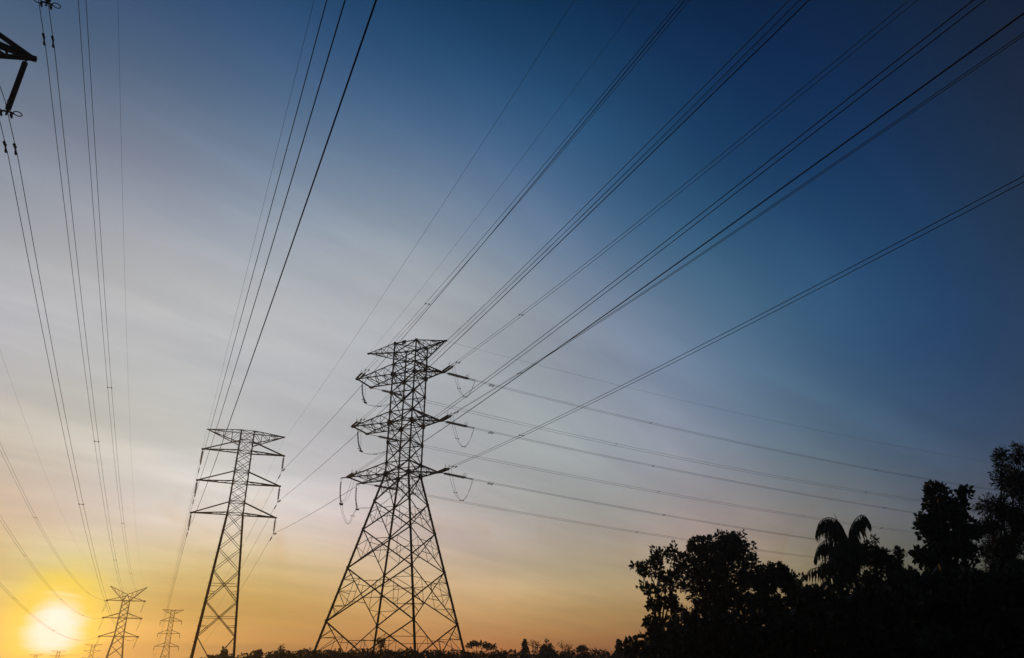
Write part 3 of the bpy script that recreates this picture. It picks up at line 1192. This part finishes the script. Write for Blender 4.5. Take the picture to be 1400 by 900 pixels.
# palm ----------------------------------------------------------------------
def palm():
    dist = D0 - 1.5
    b = at(1168, 850, dist)
    base = V(b.x, b.y, ground_z(b.x, b.y) - 0.1)
    root = thing('palm_tree', base, 'drooping palm with arched fronds rising above the dark bushes', 'palm', 'dark trees on the right')
    crown = at(1166, 762, dist)
    tk = MB()
    tk.tube([base, lerp(base, crown, 0.5) + V(0.15, 0, 0), crown], [0.17, 0.13, 0.10], 9)
    tk.build('trunk', M_BARK, root, smooth=True)
    fronds = [
        ([(1167, 778), (1161, 750), (1153, 724), (1143, 711), (1130, 708), (1120, 715), (1115, 730)], -.4, 24),
        ([(1167, 778), (1162, 752), (1161, 730), (1167, 714), (1176, 705), (1183, 706), (1189, 714)], .2, 22),
        ([(1167, 778), (1156, 757), (1143, 742), (1130, 739), (1119, 747), (1113, 764)], .3, 22),
        ([(1167, 780), (1148, 764), (1130, 764), (1118, 775)], -.8, 20),
        ([(1166, 784), (1142, 777), (1122, 776), (1108, 779), (1101, 788)], .5, 15),
        ([(1167, 775), (1168, 750), (1172, 738), (1178, 748), (1181, 766)], -.5, 18),
        ([(1167, 775), (1172, 760), (1182, 758), (1190, 772)], .6, 16),
        ([(1166, 770), (1158, 744), (1148, 726), (1137, 722), (1128, 732)], .9, 20),
        ([(1166, 784), (1150, 786), (1134, 788), (1122, 798)], -.9, 18),
        ([(1167, 774), (1160, 752), (1152, 742), (1144, 746), (1138, 762)], -.7, 20),
        ([(1167, 778), (1157, 764), (1146, 760), (1134, 766), (1128, 778)], .2, 20),
        ([(1166, 784), (1158, 778), (1148, 780), (1142, 794)], .6, 20),
    ]
    for pts, dep, ll in fronds:
        n = len(pts)
        ps = [at(px, py, dist + dep * i / (n - 1)) for i, (px, py) in enumerate(pts)]
        path = chain_pts(ps, 9)
        mb = MB()
        k = len(path)
        mb.tube(path, [0.045 * (1 - 0.75 * i / (k - 1)) for i in range(k)], 5)
        fr = mb.build('frond', M_PALM, root)
        cs, ds, sz = [], [], []
        for i in range(3, k):
            t = i / (k - 1)
            d = (path[min(i + 1, k - 1)] - path[i - 1]).normalized()
            sd = d.cross(V(0, 0, 1))
            if sd.length < 0.1:
                sd = V(0.3, 1, 0)
            sd.normalize()
            ln = ll * 0.046 * (0.55 + 0.9 * math.sin(math.pi * min(1, t * 0.85 + 0.12))) * 0.75
            for s in (-1, 1):
                for rep in range(2 if t < 0.55 else 1):
                    p = lerp(path[i - 1], path[i], random.random())
                    w = sd * (s * random.uniform(0.05, 0.35)) + d * random.uniform(0.05, 0.3) + V(0, 0, -1) * random.uniform(0.7, 1.1)
                    cs.append(tuple(p))
                    ds.append(tuple(w))
                    sz.append(ln * random.uniform(0.55, 1.25))
        leaf_mesh('leaflet_fringe', cs, ds, sz, 0.075, M_PALM, root).parent = fr
    sp = MB()
    q = [at(1163, 755, dist), at(1150, 722, dist), at(1140, 702, dist)]
    sp.tube(q, [0.05, 0.035, 0.01], 5)
    sp.build('spear_leaf', M_PALM, root)


palm()


# undergrowth under the trees: a single dark mass -----------------------------
def undergrowth():
    blobs = []
    for px in range(872, 1440, 22):
        top = 880 if px < 890 else 868 if px < 920 else (845 if px < 1090 else (808 if px < 1235 else 786))
        if px > 1380:
            top = 772
        for row in range(5):
            py = top + 14 + row * 24 + random.uniform(-4, 4)
            blobs.append(blob3(px + random.uniform(-6, 6), py, 22, 18, 42 + random.uniform(-2.5, 2.5), 0, 1.4))
    cs, ds, sz, _ = fill_blobs(blobs, 2600, 13, 0.3, 0.26, 0.5)
    keep = cs[:, 2] > -0.1
    o = leaf_mesh('undergrowth', cs[keep], ds[keep], sz[keep], 0.4, M_LEAF_B, None)
    tag(o, 'black mass of undergrowth filling the lower right below the trees', 'undergrowth', kind='stuff')


undergrowth()


# distant trees along the bottom ---------------------------------------------
def far_tree(px, top, rx, dist, label, kind='round', clumps=110):
    GR = 'distant trees along the horizon'
    h = 905 - top
    if kind == 'round':
        bl_ = [blob3(px, top + h * 0.55, rx, h * 0.55, dist), blob3(px - rx * 0.45, top + h * 0.7, rx * 0.6, h * 0.5, dist, .6),
               blob3(px + rx * 0.45, top + h * 0.72, rx * 0.6, h * 0.5, dist, -.5), blob3(px, top + h * 1.1, rx * 1.05, h * 0.5, dist)]
        tree('round_far_tree', px, dist, bl_, label, 'tree', clumps * 3, 14, 0.22, 0.22, 0.4, M_LEAF_B, 0.14, GR, shell=0.4, twigs=4)
    elif kind == 'flat':
        bl_ = [blob3(px, top + 3, rx * 0.7, 2.6, dist), blob3(px - rx * 0.5, top + 5, rx * 0.5, 2.2, dist, .5),
               blob3(px + rx * 0.5, top + 4.5, rx * 0.5, 2.4, dist, -.4)]
        tree('flat_topped_tree', px, dist, bl_, label, 'tree', clumps, 9, 0.22, 0.2, 0.4, M_LEAF_B, 0.12, GR, shell=0.6, twigs=20, fork=0.6)
    elif kind == 'column':
        bl_ = [blob3(px, top + 4, rx * 0.55, 4, dist), blob3(px + rx * 0.15, top + 9, rx * 0.9, 5, dist), blob3(px, top + 17, rx, 7, dist)]
        tree('columnar_tree', px, dist, bl_, label, 'tree', clumps, 12, 0.22, 0.16, 0.4, M_LEAF_B, 0.14, GR, twigs=4)
    else:
        bl_ = [blob3(px - rx * 0.5, top + 4, rx * 0.45, 4, dist), blob3(px + rx * 0.45, top + 5, rx * 0.5, 4.5, dist, .4),
               blob3(px, top + 9, rx * 0.8, 5, dist)]
        tree('wispy_tree', px, dist, bl_, label, 'tree', clumps // 2, 5, 0.2, 0.22, 0.25, M_LEAF_B, 0.13, GR, twigs=40, fork=0.3)


def mound(px, top, rx, dist, label, clumps=260):
    h = 904 - top
    bl_ = [blob3(px, top + h * 0.62, rx * 0.95, h * 0.60, dist, 0, 1.8), blob3(px - rx * 0.55, top + h * 0.95, rx * 0.55, h * 0.62, dist, .4, 1.6),
           blob3(px + rx * 0.5, top + h * 0.9, rx * 0.55, h * 0.62, dist, -.3, 1.6), blob3(px, top + h * 1.5, rx * 1.1, h * 0.8, dist, 0, 1.8)]
    tree('domed_tree', px, dist, bl_, label, 'tree', clumps * 2, 15, 0.12, 0.08, 0.42, M_LEAF_B, 0.14,
         'distant trees along the horizon', shell=0.3, twigs=3, jit=0.08)


mound(303, 895, 17, 84, 'low bush around the right foot of the slim tower', 150)
far_tree(307, 886, 3.2, 86, 'small post like shrub beside the foot of the slim tower', 'column', 40)
mound(350, 897.5, 24, 84, 'very low dark bush between the slim tower and the domed bushes', 150)
far_tree(352, 890, 7, 90, 'tiny umbrella shaped tree poking over the low bush', 'flat', 40)
mound(384, 888, 20, 84, 'left domed bush with a little sprout on top', 240)
far_tree(385, 883.5, 4, 83, 'little sprout on top of the left domed bush', 'wispy', 40)
mound(421, 887, 22, 84, 'domed bush hiding the left foot of the tallest tower', 260)
mound(458, 887.5, 21, 82, 'domed bush just right of the left foot of the tallest tower', 240)
mound(494, 885.5, 20, 84, 'domed bush left of the second foot of the tallest tower', 240)
far_tree(521, 872, 6, 88, 'thin sprouting tree seen between the middle feet of the tallest tower', 'wispy', 130)
mound(528, 887.5, 20, 83, 'low bush under the sprouting tree between the tower feet', 220)
mound(558, 885, 18, 84, 'domed bush hiding the third foot of the tallest tower', 240)
mound(592, 889.5, 22, 82, 'low bush between the two right feet of the tallest tower', 220)
mound(628, 888.5, 18, 83, 'bush hiding the right foot of the tallest tower', 200)
far_tree(652, 877.5, 17, 110, 'flat topped tree right of the tallest tower', 'flat', 62)
far_tree(671, 881, 10, 112, 'smaller flat topped tree beside the larger one', 'flat', 34)
mound(665, 890.5, 30, 100, 'low flat thicket under the flat topped trees', 260)
far_tree(717.5, 876, 4, 110, 'narrow column shaped tree on the skyline', 'column', 110)
mound(700, 888.5, 26, 105, 'low thicket left of the column shaped tree', 240)
far_tree(732, 876, 8, 114, 'bare twiggy tree between the column shaped and the round tree', 'wispy', 90)
far_tree(749, 877, 9.5, 108, 'dense round tree on the skyline', 'round', 80)
far_tree(773, 878, 12, 114, 'thin twiggy tree right of the dense round tree', 'wispy', 80)
mound(745, 889, 40, 104, 'low thicket under the dense round tree', 300)
far_tree(796, 883, 8, 112, 'tiny flat tree low on the skyline', 'flat', 50)
mound(818, 886.5, 26, 104, 'long low mound of trees left of the pointed tree', 280)
far_tree(846, 875, 4.5, 100, 'pointed tree beside the dark trees', 'column', 130)
mound(860, 887.5, 24, 98, 'low thicket at the foot of the pointed tree', 260)
mound(785, 889, 24, 103, 'low thicket under the tiny flat tree', 220)



def thicket():
    """Low far scrub under the skyline trees: one unbroken dark band."""
    blobs = []
    px = 284.0
    while px < 884:
        d = 86 if px < 640 else 100
        top = (893.5 if px < 362 else 889) if px < 640 else 889.5
        top += 1.2 * math.sin(px * 0.07) + 0.8 * math.sin(px * 0.19 + 1)
        blobs.append(blob3(px, top + 9, 9, 9, d + random.uniform(-1.5, 1.5), 0, 1.2))
        blobs.append(blob3(px, top + 22, 10, 11, d + random.uniform(-1.5, 1.5), 0, 1.2))
        px += 7
    cs, ds, sz, _ = fill_blobs(blobs, 6500, 12, 0.12, 0.08, 0.35, 0.1, 0.05)
    o = leaf_mesh('distant_scrub', cs, ds, sz, 0.45, M_LEAF_B, None)
    tag(o, 'low unbroken band of dark scrub along the bottom of the skyline', 'scrub', kind='stuff')


thicket()

# -------------------------------------------------------------- camera
cam = bpy.data.cameras.new('camera')
co = bpy.data.objects.new('camera', cam)
col.objects.link(co)
cam.sensor_width = 36
cam.lens = FOC / 1400 * 36
cam.clip_start = 0.1
cam.clip_end = 6000
co.location = (0, 0, CAMZ)
co.rotation_euler = (math.radians(90) + PITCH, 0, 0)
sc.camera = co

# -------------------------------------------------------------- sun and sky
SUN_AZ, SUN_EL = math.radians(-30.16), math.radians(2.1)
SKY_EL = math.radians(2.4)
sl = bpy.data.lights.new('sun', 'SUN')
sl.energy = 0.85
sl.angle = math.radians(0.5)
sl.color = (1.0, 0.48, 0.09)
so = bpy.data.objects.new('sun', sl)
col.objects.link(so)
sd = V(math.sin(SUN_AZ) * math.cos(SUN_EL), math.cos(SUN_AZ) * math.cos(SUN_EL), math.sin(SUN_EL))
so.rotation_euler = sd.to_track_quat('Z', 'Y').to_euler()
so.location = (-60, 100, 40)

ELEV_RAMP = [(0.0000, 0.2166, 0.1044, 0.1685), (0.0139, 0.2849, 0.1671, 0.1973), (0.0278, 0.3707, 0.2489, 0.2457), (0.0417, 0.4703, 0.3254, 0.3138), (0.0556, 0.5927, 0.4112, 0.4222), (0.0694, 0.6739, 0.4699, 0.5075), (0.0833, 0.7592, 0.5221, 0.6138), (0.0972, 0.8330, 0.5706, 0.7345), (0.1111, 0.8689, 0.6172, 0.8101), (0.1400, 0.8561, 0.6900, 0.9056), (0.1689, 0.8335, 0.7395, 0.9681), (0.1978, 0.8056, 0.7616, 0.9891), (0.2267, 0.7696, 0.7677, 0.9933), (0.2556, 0.7764, 0.7967, 1.0030), (0.2844, 0.7628, 0.7983, 0.9771), (0.3133, 0.7025, 0.7667, 0.9473), (0.3422, 0.5996, 0.6989, 0.9116), (0.3711, 0.5032, 0.6239, 0.8580), (0.4000, 0.4152, 0.5607, 0.8146), (0.4289, 0.3325, 0.5082, 0.7839), (0.4578, 0.2659, 0.4563, 0.7454), (0.4867, 0.2070, 0.4052, 0.6974), (0.5156, 0.1529, 0.3564, 0.6318), (0.5444, 0.1127, 0.3106, 0.5680), (0.5733, 0.0845, 0.2756, 0.5186), (0.6022, 0.0744, 0.2471, 0.4778), (0.7222, 0.0612, 0.2027, 0.4050), (0.8889, 0.0553, 0.1871, 0.3773), (1.0000, 0.0519, 0.1779, 0.3663)]
SUN_RAMP = [(0.0000, 0.0971, 0.4319, 0.8011), (0.0189, 0.1077, 0.3318, 0.6180), (0.0378, 0.1282, 0.2845, 0.4282), (0.0567, 0.1821, 0.3399, 0.4053), (0.0756, 0.2547, 0.4093, 0.4177), (0.0944, 0.3494, 0.4927, 0.4960), (0.1133, 0.4720, 0.5795, 0.5661), (0.1322, 0.5868, 0.6572, 0.6035), (0.1511, 0.6995, 0.7246, 0.6543), (0.1700, 0.7806, 0.7567, 0.6474), (0.1889, 0.8106, 0.7559, 0.6239), (0.2078, 0.8148, 0.7492, 0.6209), (0.2267, 0.7993, 0.7407, 0.6463), (0.2456, 0.7192, 0.7001, 0.6525), (0.2644, 0.5456, 0.6257, 0.6065), (0.2833, 0.3792, 0.5317, 0.5411), (0.3022, 0.2781, 0.4499, 0.4782), (0.3211, 0.2091, 0.3775, 0.4491), (0.3400, 0.1651, 0.3148, 0.4130), (0.3589, 0.1399, 0.2655, 0.3686), (0.3778, 0.1472, 0.2273, 0.3020), (0.3967, 0.1710, 0.1965, 0.2379), (0.4156, 0.1982, 0.1725, 0.1917), (0.4344, 0.1979, 0.1540, 0.1643), (0.5000, 0.1741, 0.1274, 0.1306), (0.6111, 0.1292, 0.1195, 0.1299), (0.7778, 0.1151, 0.1095, 0.1176), (1.0000, 0.1165, 0.1108, 0.1189)]


# grid of brightness and tint corrections painted into the sky: azimuth, elevation, widths (degrees), log gain
SKY_TINT_GRID = [(-35, 3, 11.5, 4, -0.052, -0.089, -0.156), (-21, 3, 11.5, 4, -0.476, -0.536, -0.847), (-7, 3, 11.5, 4, 0.180, 0.229, 0.472), (7, 3, 11.5, 4, 0.138, 0.281, 0.331), (21, 3, 11.5, 4, 0.209, 0.159, 0.118), (35, 3, 11.5, 4, 0.049, -0.019, -0.049), (-35, 9, 11.5, 5.5, -0.087, -0.116, -0.094), (-21, 9, 11.5, 5.5, 0.208, 0.367, 0.617), (-7, 9, 11.5, 5.5, -0.087, 0.036, 0.088), (7, 9, 11.5, 5.5, -0.526, -0.261, -0.206), (21, 9, 11.5, 5.5, 0.409, 0.201, 0.024), (35, 9, 11.5, 5.5, 0.203, -0.048, -0.131), (-35, 16, 11.5, 7, 0.112, 0.099, 0.142), (-21, 16, 11.5, 7, 0.098, 0.112, 0.142), (-7, 16, 11.5, 7, -0.157, -0.104, -0.150), (7, 16, 11.5, 7, 0.097, 0.182, 0.143), (21, 16, 11.5, 7, 0.112, 0.004, -0.035), (35, 16, 11.5, 7, -0.165, -0.165, -0.116), (-35, 25, 11.5, 8, 0.299, 0.237, 0.166), (-21, 25, 11.5, 8, 0.227, 0.185, 0.115), (-7, 25, 11.5, 8, 0.193, 0.143, 0.094), (7, 25, 11.5, 8, -0.046, -0.100, -0.111), (21, 25, 11.5, 8, 0.135, 0.063, 0.099), (35, 25, 11.5, 8, -0.310, -0.090, -0.007), (-35, 36, 11.5, 9, 0.208, 0.054, 0.016), (-21, 36, 11.5, 9, 0.308, 0.273, 0.258), (-7, 36, 11.5, 9, 0.437, 0.324, 0.256), (7, 36, 11.5, 9, 0.194, 0.235, 0.253), (21, 36, 11.5, 9, -0.501, -0.206, -0.106), (35, 36, 11.5, 9, -0.008, 0.094, 0.138), (-35, 49, 11.5, 10, 0.092, 0.028, 0.055), (-21, 49, 11.5, 10, 0.030, 0.043, 0.079), (-7, 49, 11.5, 10, -0.182, -0.030, 0.006), (7, 49, 11.5, 10, -0.181, -0.066, -0.052), (21, 49, 11.5, 10, 0.068, -0.004, -0.042), (35, 49, 11.5, 10, 0.220, 0.153, 0.110)]


def build_sky():
    w = bpy.data.worlds.new('World')
    sc.world = w
    w.use_nodes = True
    nt = w.node_tree
    N = nt.nodes
    bg = N['Background']
    bg.inputs['Strength'].default_value = 0.1
    lk = nt.links.new

    def math_(op, a, b=None, c=None, clamp=False):
        m = N.new('ShaderNodeMath')
        m.operation = op
        m.use_clamp = clamp
        for i, x in enumerate((a, b, c)):
            if x is None:
                continue
            if isinstance(x, (int, float)):
                m.inputs[i].default_value = x
            else:
                lk(x, m.inputs[i])
        return m.outputs[0]

    def vmul(a, b):
        m = N.new('ShaderNodeVectorMath')
        m.operation = 'MULTIPLY'
        for i, x in enumerate((a, b)):
            if isinstance(x, tuple):
                m.inputs[i].default_value = x
            else:
                lk(x, m.inputs[i])
        return m.outputs[0]

    def mix(fac, a, b):
        m = N.new('ShaderNodeMix')
        m.data_type = 'RGBA'
        lk(fac, m.inputs[0])
        for i, x in ((6, a), (7, b)):
            if isinstance(x, tuple):
                m.inputs[i].default_value = (*x, 1)
            else:
                lk(x, m.inputs[i])
        return m.outputs[2]

    def ramp(fac, stops):
        r = N.new('ShaderNodeValToRGB')
        e = r.color_ramp.elements
        while len(e) < len(stops):
            e.new(0.5)
        for i, (p, cr, cg, cb) in enumerate(stops):
            e[i].position = p
        for i, (p, cr, cg, cb) in enumerate(stops):
            e[i].position = p
            e[i].color = (cr, cg, cb, 1)
        lk(fac, r.inputs[0])
        return r.outputs[0]

    def sstep(x, lo, hi):
        m = N.new('ShaderNodeMapRange')
        m.interpolation_type = 'SMOOTHSTEP'
        lk(x, m.inputs[0])
        m.inputs[1].default_value = lo
        m.inputs[2].default_value = hi
        return m.outputs[0]

    sky = N.new('ShaderNodeTexSky')
    sky.sky_type = 'NISHITA'
    sky.sun_disc = False
    sky.sun_elevation = SKY_EL
    sky.sun_rotation = SUN_AZ
    sky.altitude = 0
    sky.air_density = 1.0
    sky.dust_density = 1.0
    sky.ozone_density = 1.5

    tc = N.new('ShaderNodeTexCoord')
    nrm = N.new('ShaderNodeVectorMath')
    nrm.operation = 'NORMALIZE'
    lk(tc.outputs['Generated'], nrm.inputs[0])
    D = nrm.outputs[0]
    sep = N.new('ShaderNodeSeparateXYZ')
    lk(D, sep.inputs[0])
    X, Y, Z = sep.outputs
    elev = math_('MULTIPLY', math_('ARCSINE', Z), 2 / math.pi)           # 0 horizon .. 1 zenith
    dt = N.new('ShaderNodeVectorMath')
    dt.operation = 'DOT_PRODUCT'
    lk(D, dt.inputs[0])
    dt.inputs[1].default_value = sd
    ang = math_('DIVIDE', math_('ARCCOSINE', math_('MINIMUM', dt.outputs['Value'], 0.999999)), math.pi)
    elevp = math_('MAXIMUM', elev, 0.0)
    E = ramp(elevp, ELEV_RAMP)
    S = ramp(ang, SUN_RAMP)
    base = vmul(vmul(sky.outputs[0], vmul(E, S)), (3.84, 3.84, 3.84))

    # azimuth and elevation in degrees
    azm = math_('MULTIPLY', math_('ARCTAN2', X, Y), 180 / math.pi)
    eld = math_('MULTIPLY', elev, 90.0)

    # each grid patch adds its log gain, fading out smoothly round its centre
    acc = None
    for a0, e0, aw, ew, tr, tg, tb in SKY_TINT_GRID:
        u = math_('POWER', math_('MULTIPLY', math_('ABSOLUTE', math_('SUBTRACT', azm, a0)), 1 / aw), 2.0)
        v = math_('POWER', math_('MULTIPLY', math_('ABSOLUTE', math_('SUBTRACT', eld, e0)), 1 / ew), 2.0)
        g = math_('EXPONENT', math_('MULTIPLY', math_('ADD', u, v), -1.0))
        ma = N.new('ShaderNodeVectorMath')
        ma.operation = 'MULTIPLY_ADD'
        lk(g, ma.inputs[0])
        ma.inputs[1].default_value = (tr, tg, tb)
        if acc is None:
            ma.inputs[2].default_value = (0, 0, 0)
        else:
            lk(acc, ma.inputs[2])
        acc = ma.outputs[0]
    sx = N.new('ShaderNodeSeparateXYZ')
    lk(acc, sx.inputs[0])
    cx = N.new('ShaderNodeCombineXYZ')
    for i in range(3):
        lk(math_('EXPONENT', sx.outputs[i]), cx.inputs[i])
    base = vmul(base, cx.outputs[0])
    # thin high cloud: a flat layer overhead, so its streaks run in perspective
    zc = math_('ADD', math_('MAXIMUM', Z, 0.0), 0.16)
    comb = N.new('ShaderNodeCombineXYZ')
    lk(math_('DIVIDE', X, zc), comb.inputs[0])
    lk(math_('DIVIDE', Y, zc), comb.inputs[1])

    def noise(vec, scale, detail, rot, stretch, off=(0, 0, 0), dist=0.0, rough=0.55):
        mp = N.new('ShaderNodeMapping')
        if rot:
            m0 = N.new('ShaderNodeMapping')
            m0.inputs['Rotation'].default_value = (0, 0, -rot)
            lk(vec, m0.inputs[0])
            vec = m0.outputs[0]
        mp.inputs['Scale'].default_value = stretch
        mp.inputs['Location'].default_value = off
        lk(vec, mp.inputs[0])
        nz = N.new('ShaderNodeTexNoise')
        nz.inputs['Scale'].default_value = scale
        nz.inputs['Detail'].default_value = detail
        nz.inputs['Roughness'].default_value = rough
        nz.inputs['Distortion'].default_value = dist
        lk(mp.outputs[0], nz.inputs['Vector'])
        return nz.outputs['Fac']

    plane = comb.outputs[0]
    n1 = noise(plane, 1.3, 5, math.radians(38), (0.5, 1.6, 1), (3.1, 0.4, 0), 0.4)
    n2 = noise(plane, 3.2, 6, math.radians(46), (0.4, 1.7, 1), (1.0, 6.0, 0), 0.6, 0.6)
    cl = math_('ADD', math_('MULTIPLY', n1, 0.7), math_('MULTIPLY', n2, 0.3))
    veil = sstep(cl, 0.36, 0.68)
    # brightness of the veil relative to the clear gradient
    gain = math_('ADD', 0.895, math_('MULTIPLY', veil, 0.23))
    gv = N.new('ShaderNodeCombineXYZ')
    lk(math_('ADD', math_('MULTIPLY', gain, 1.06), -0.06), gv.inputs[0])
    lk(gain, gv.inputs[1])
    lk(math_('ADD', math_('MULTIPLY', gain, 0.86), 0.14), gv.inputs[2])
    colr = vmul(base, gv.outputs[0])

    ae = N.new('ShaderNodeCombineXYZ')
    lk(azm, ae.inputs[0])
    lk(eld, ae.inputs[1])
    n3 = noise(ae.outputs[0], 0.35, 4, 0, (0.35, 1.0, 1), (4, 2, 0), 0.3)
    # low grey bank near the horizon
    top = math_('ADD', 1.55, math_('MULTIPLY', math_('ADD', n3, -0.5), 1.3))
    d1 = math_('SUBTRACT', top, eld)
    bank = math_('MULTIPLY', sstep(d1, -0.12, 0.25), sstep(azm, -33, -24))
    bank = math_('MULTIPLY', bank, math_('SUBTRACT', 1.0, sstep(azm, -20, -7)))
    bcol = vmul(colr, (0.46, 0.48, 0.75))
    colr = mix(math_('MULTIPLY', bank, 0.75), colr, bcol)
    # brownish smoke wisps low in the middle
    n4 = noise(ae.outputs[0], 0.22, 5, 0.2, (0.8, 1.0, 1), (9, 3, 0), 1.0)
    smk = math_('MULTIPLY', sstep(n4, 0.52, 0.72), math_('MULTIPLY', sstep(eld, 2.5, 6.0), math_('SUBTRACT', 1.0, sstep(eld, 9.0, 14.0))))
    colr = mix(math_('MULTIPLY', smk, 0.45), colr, vmul(colr, (0.95, 0.82, 0.70)))

    # the veiled sun: white core with ragged bands, yellow aureole
    da = math_('SUBTRACT', azm, math.degrees(SUN_AZ) + 0.15)
    de = math_('SUBTRACT', eld, 1.9)
    n5 = noise(ae.outputs[0], 0.8, 4, 0, (0.35, 1.3, 1), (1, 5, 0), 0.4)
    wob = math_('MULTIPLY', math_('ADD', n5, -0.5), 0.8)
    rr = math_('SQRT', math_('ADD', math_('POWER', math_('ABSOLUTE', math_('DIVIDE', da, 1.9)), 2.0),
                             math_('POWER', math_('ADD', math_('DIVIDE', math_('MAXIMUM', de, 0.0), 2.5), math_('DIVIDE', math_('MAXIMUM', math_('MULTIPLY', de, -1.0), 0.0), 1.25)), 2.0)))
    rr = math_('ADD', rr, wob)
    halo = math_('SUBTRACT', 1.0, sstep(rr, 0.85, 2.15))
    colr = mix(math_('MULTIPLY', halo, 0.85), colr, SUN_YELLOW)
    core = math_('SUBTRACT', 1.0, sstep(rr, 0.3, 1.15))
    colr = mix(core, colr, SUN_WHITE)
    # dark wisps of low cloud across the sun
    n6 = noise(ae.outputs[0], 0.55, 4, 0, (0.28, 2.6, 1), (2.3, 0.7, 0), 0.3)
    wsp = math_('MULTIPLY', sstep(n6, 0.52, 0.66), math_('SUBTRACT', 1.0, sstep(eld, 1.6, 3.0)))
    wsp = math_('MULTIPLY', wsp, math_('SUBTRACT', 1.0, sstep(azm, -26, -22)))
    colr = mix(math_('MULTIPLY', wsp, 0.6), colr, vmul(colr, (0.80, 0.55, 0.18)))
    lk(colr, bg.inputs['Color'])


SUN_YELLOW = (7.5, 6.2, 0.1)
SUN_WHITE = (10.0, 10.5, 12.0)
build_sky()

# ------------------------------------------------------------ render set-up
sc.render.engine = 'CYCLES'
sc.cycles.use_denoising = True
sc.cycles.volume_bounces = 0
sc.cycles.max_bounces = 6
sc.cycles.diffuse_bounces = 2
sc.cycles.pixel_filter_type = 'BLACKMAN_HARRIS'
sc.cycles.filter_width = 1.5
sc.view_settings.view_transform = 'Standard'
sc.view_settings.look = 'None'
sc.view_settings.exposure = 0
sc.view_settings.gamma = 1
sc.view_settings.use_curve_mapping = False
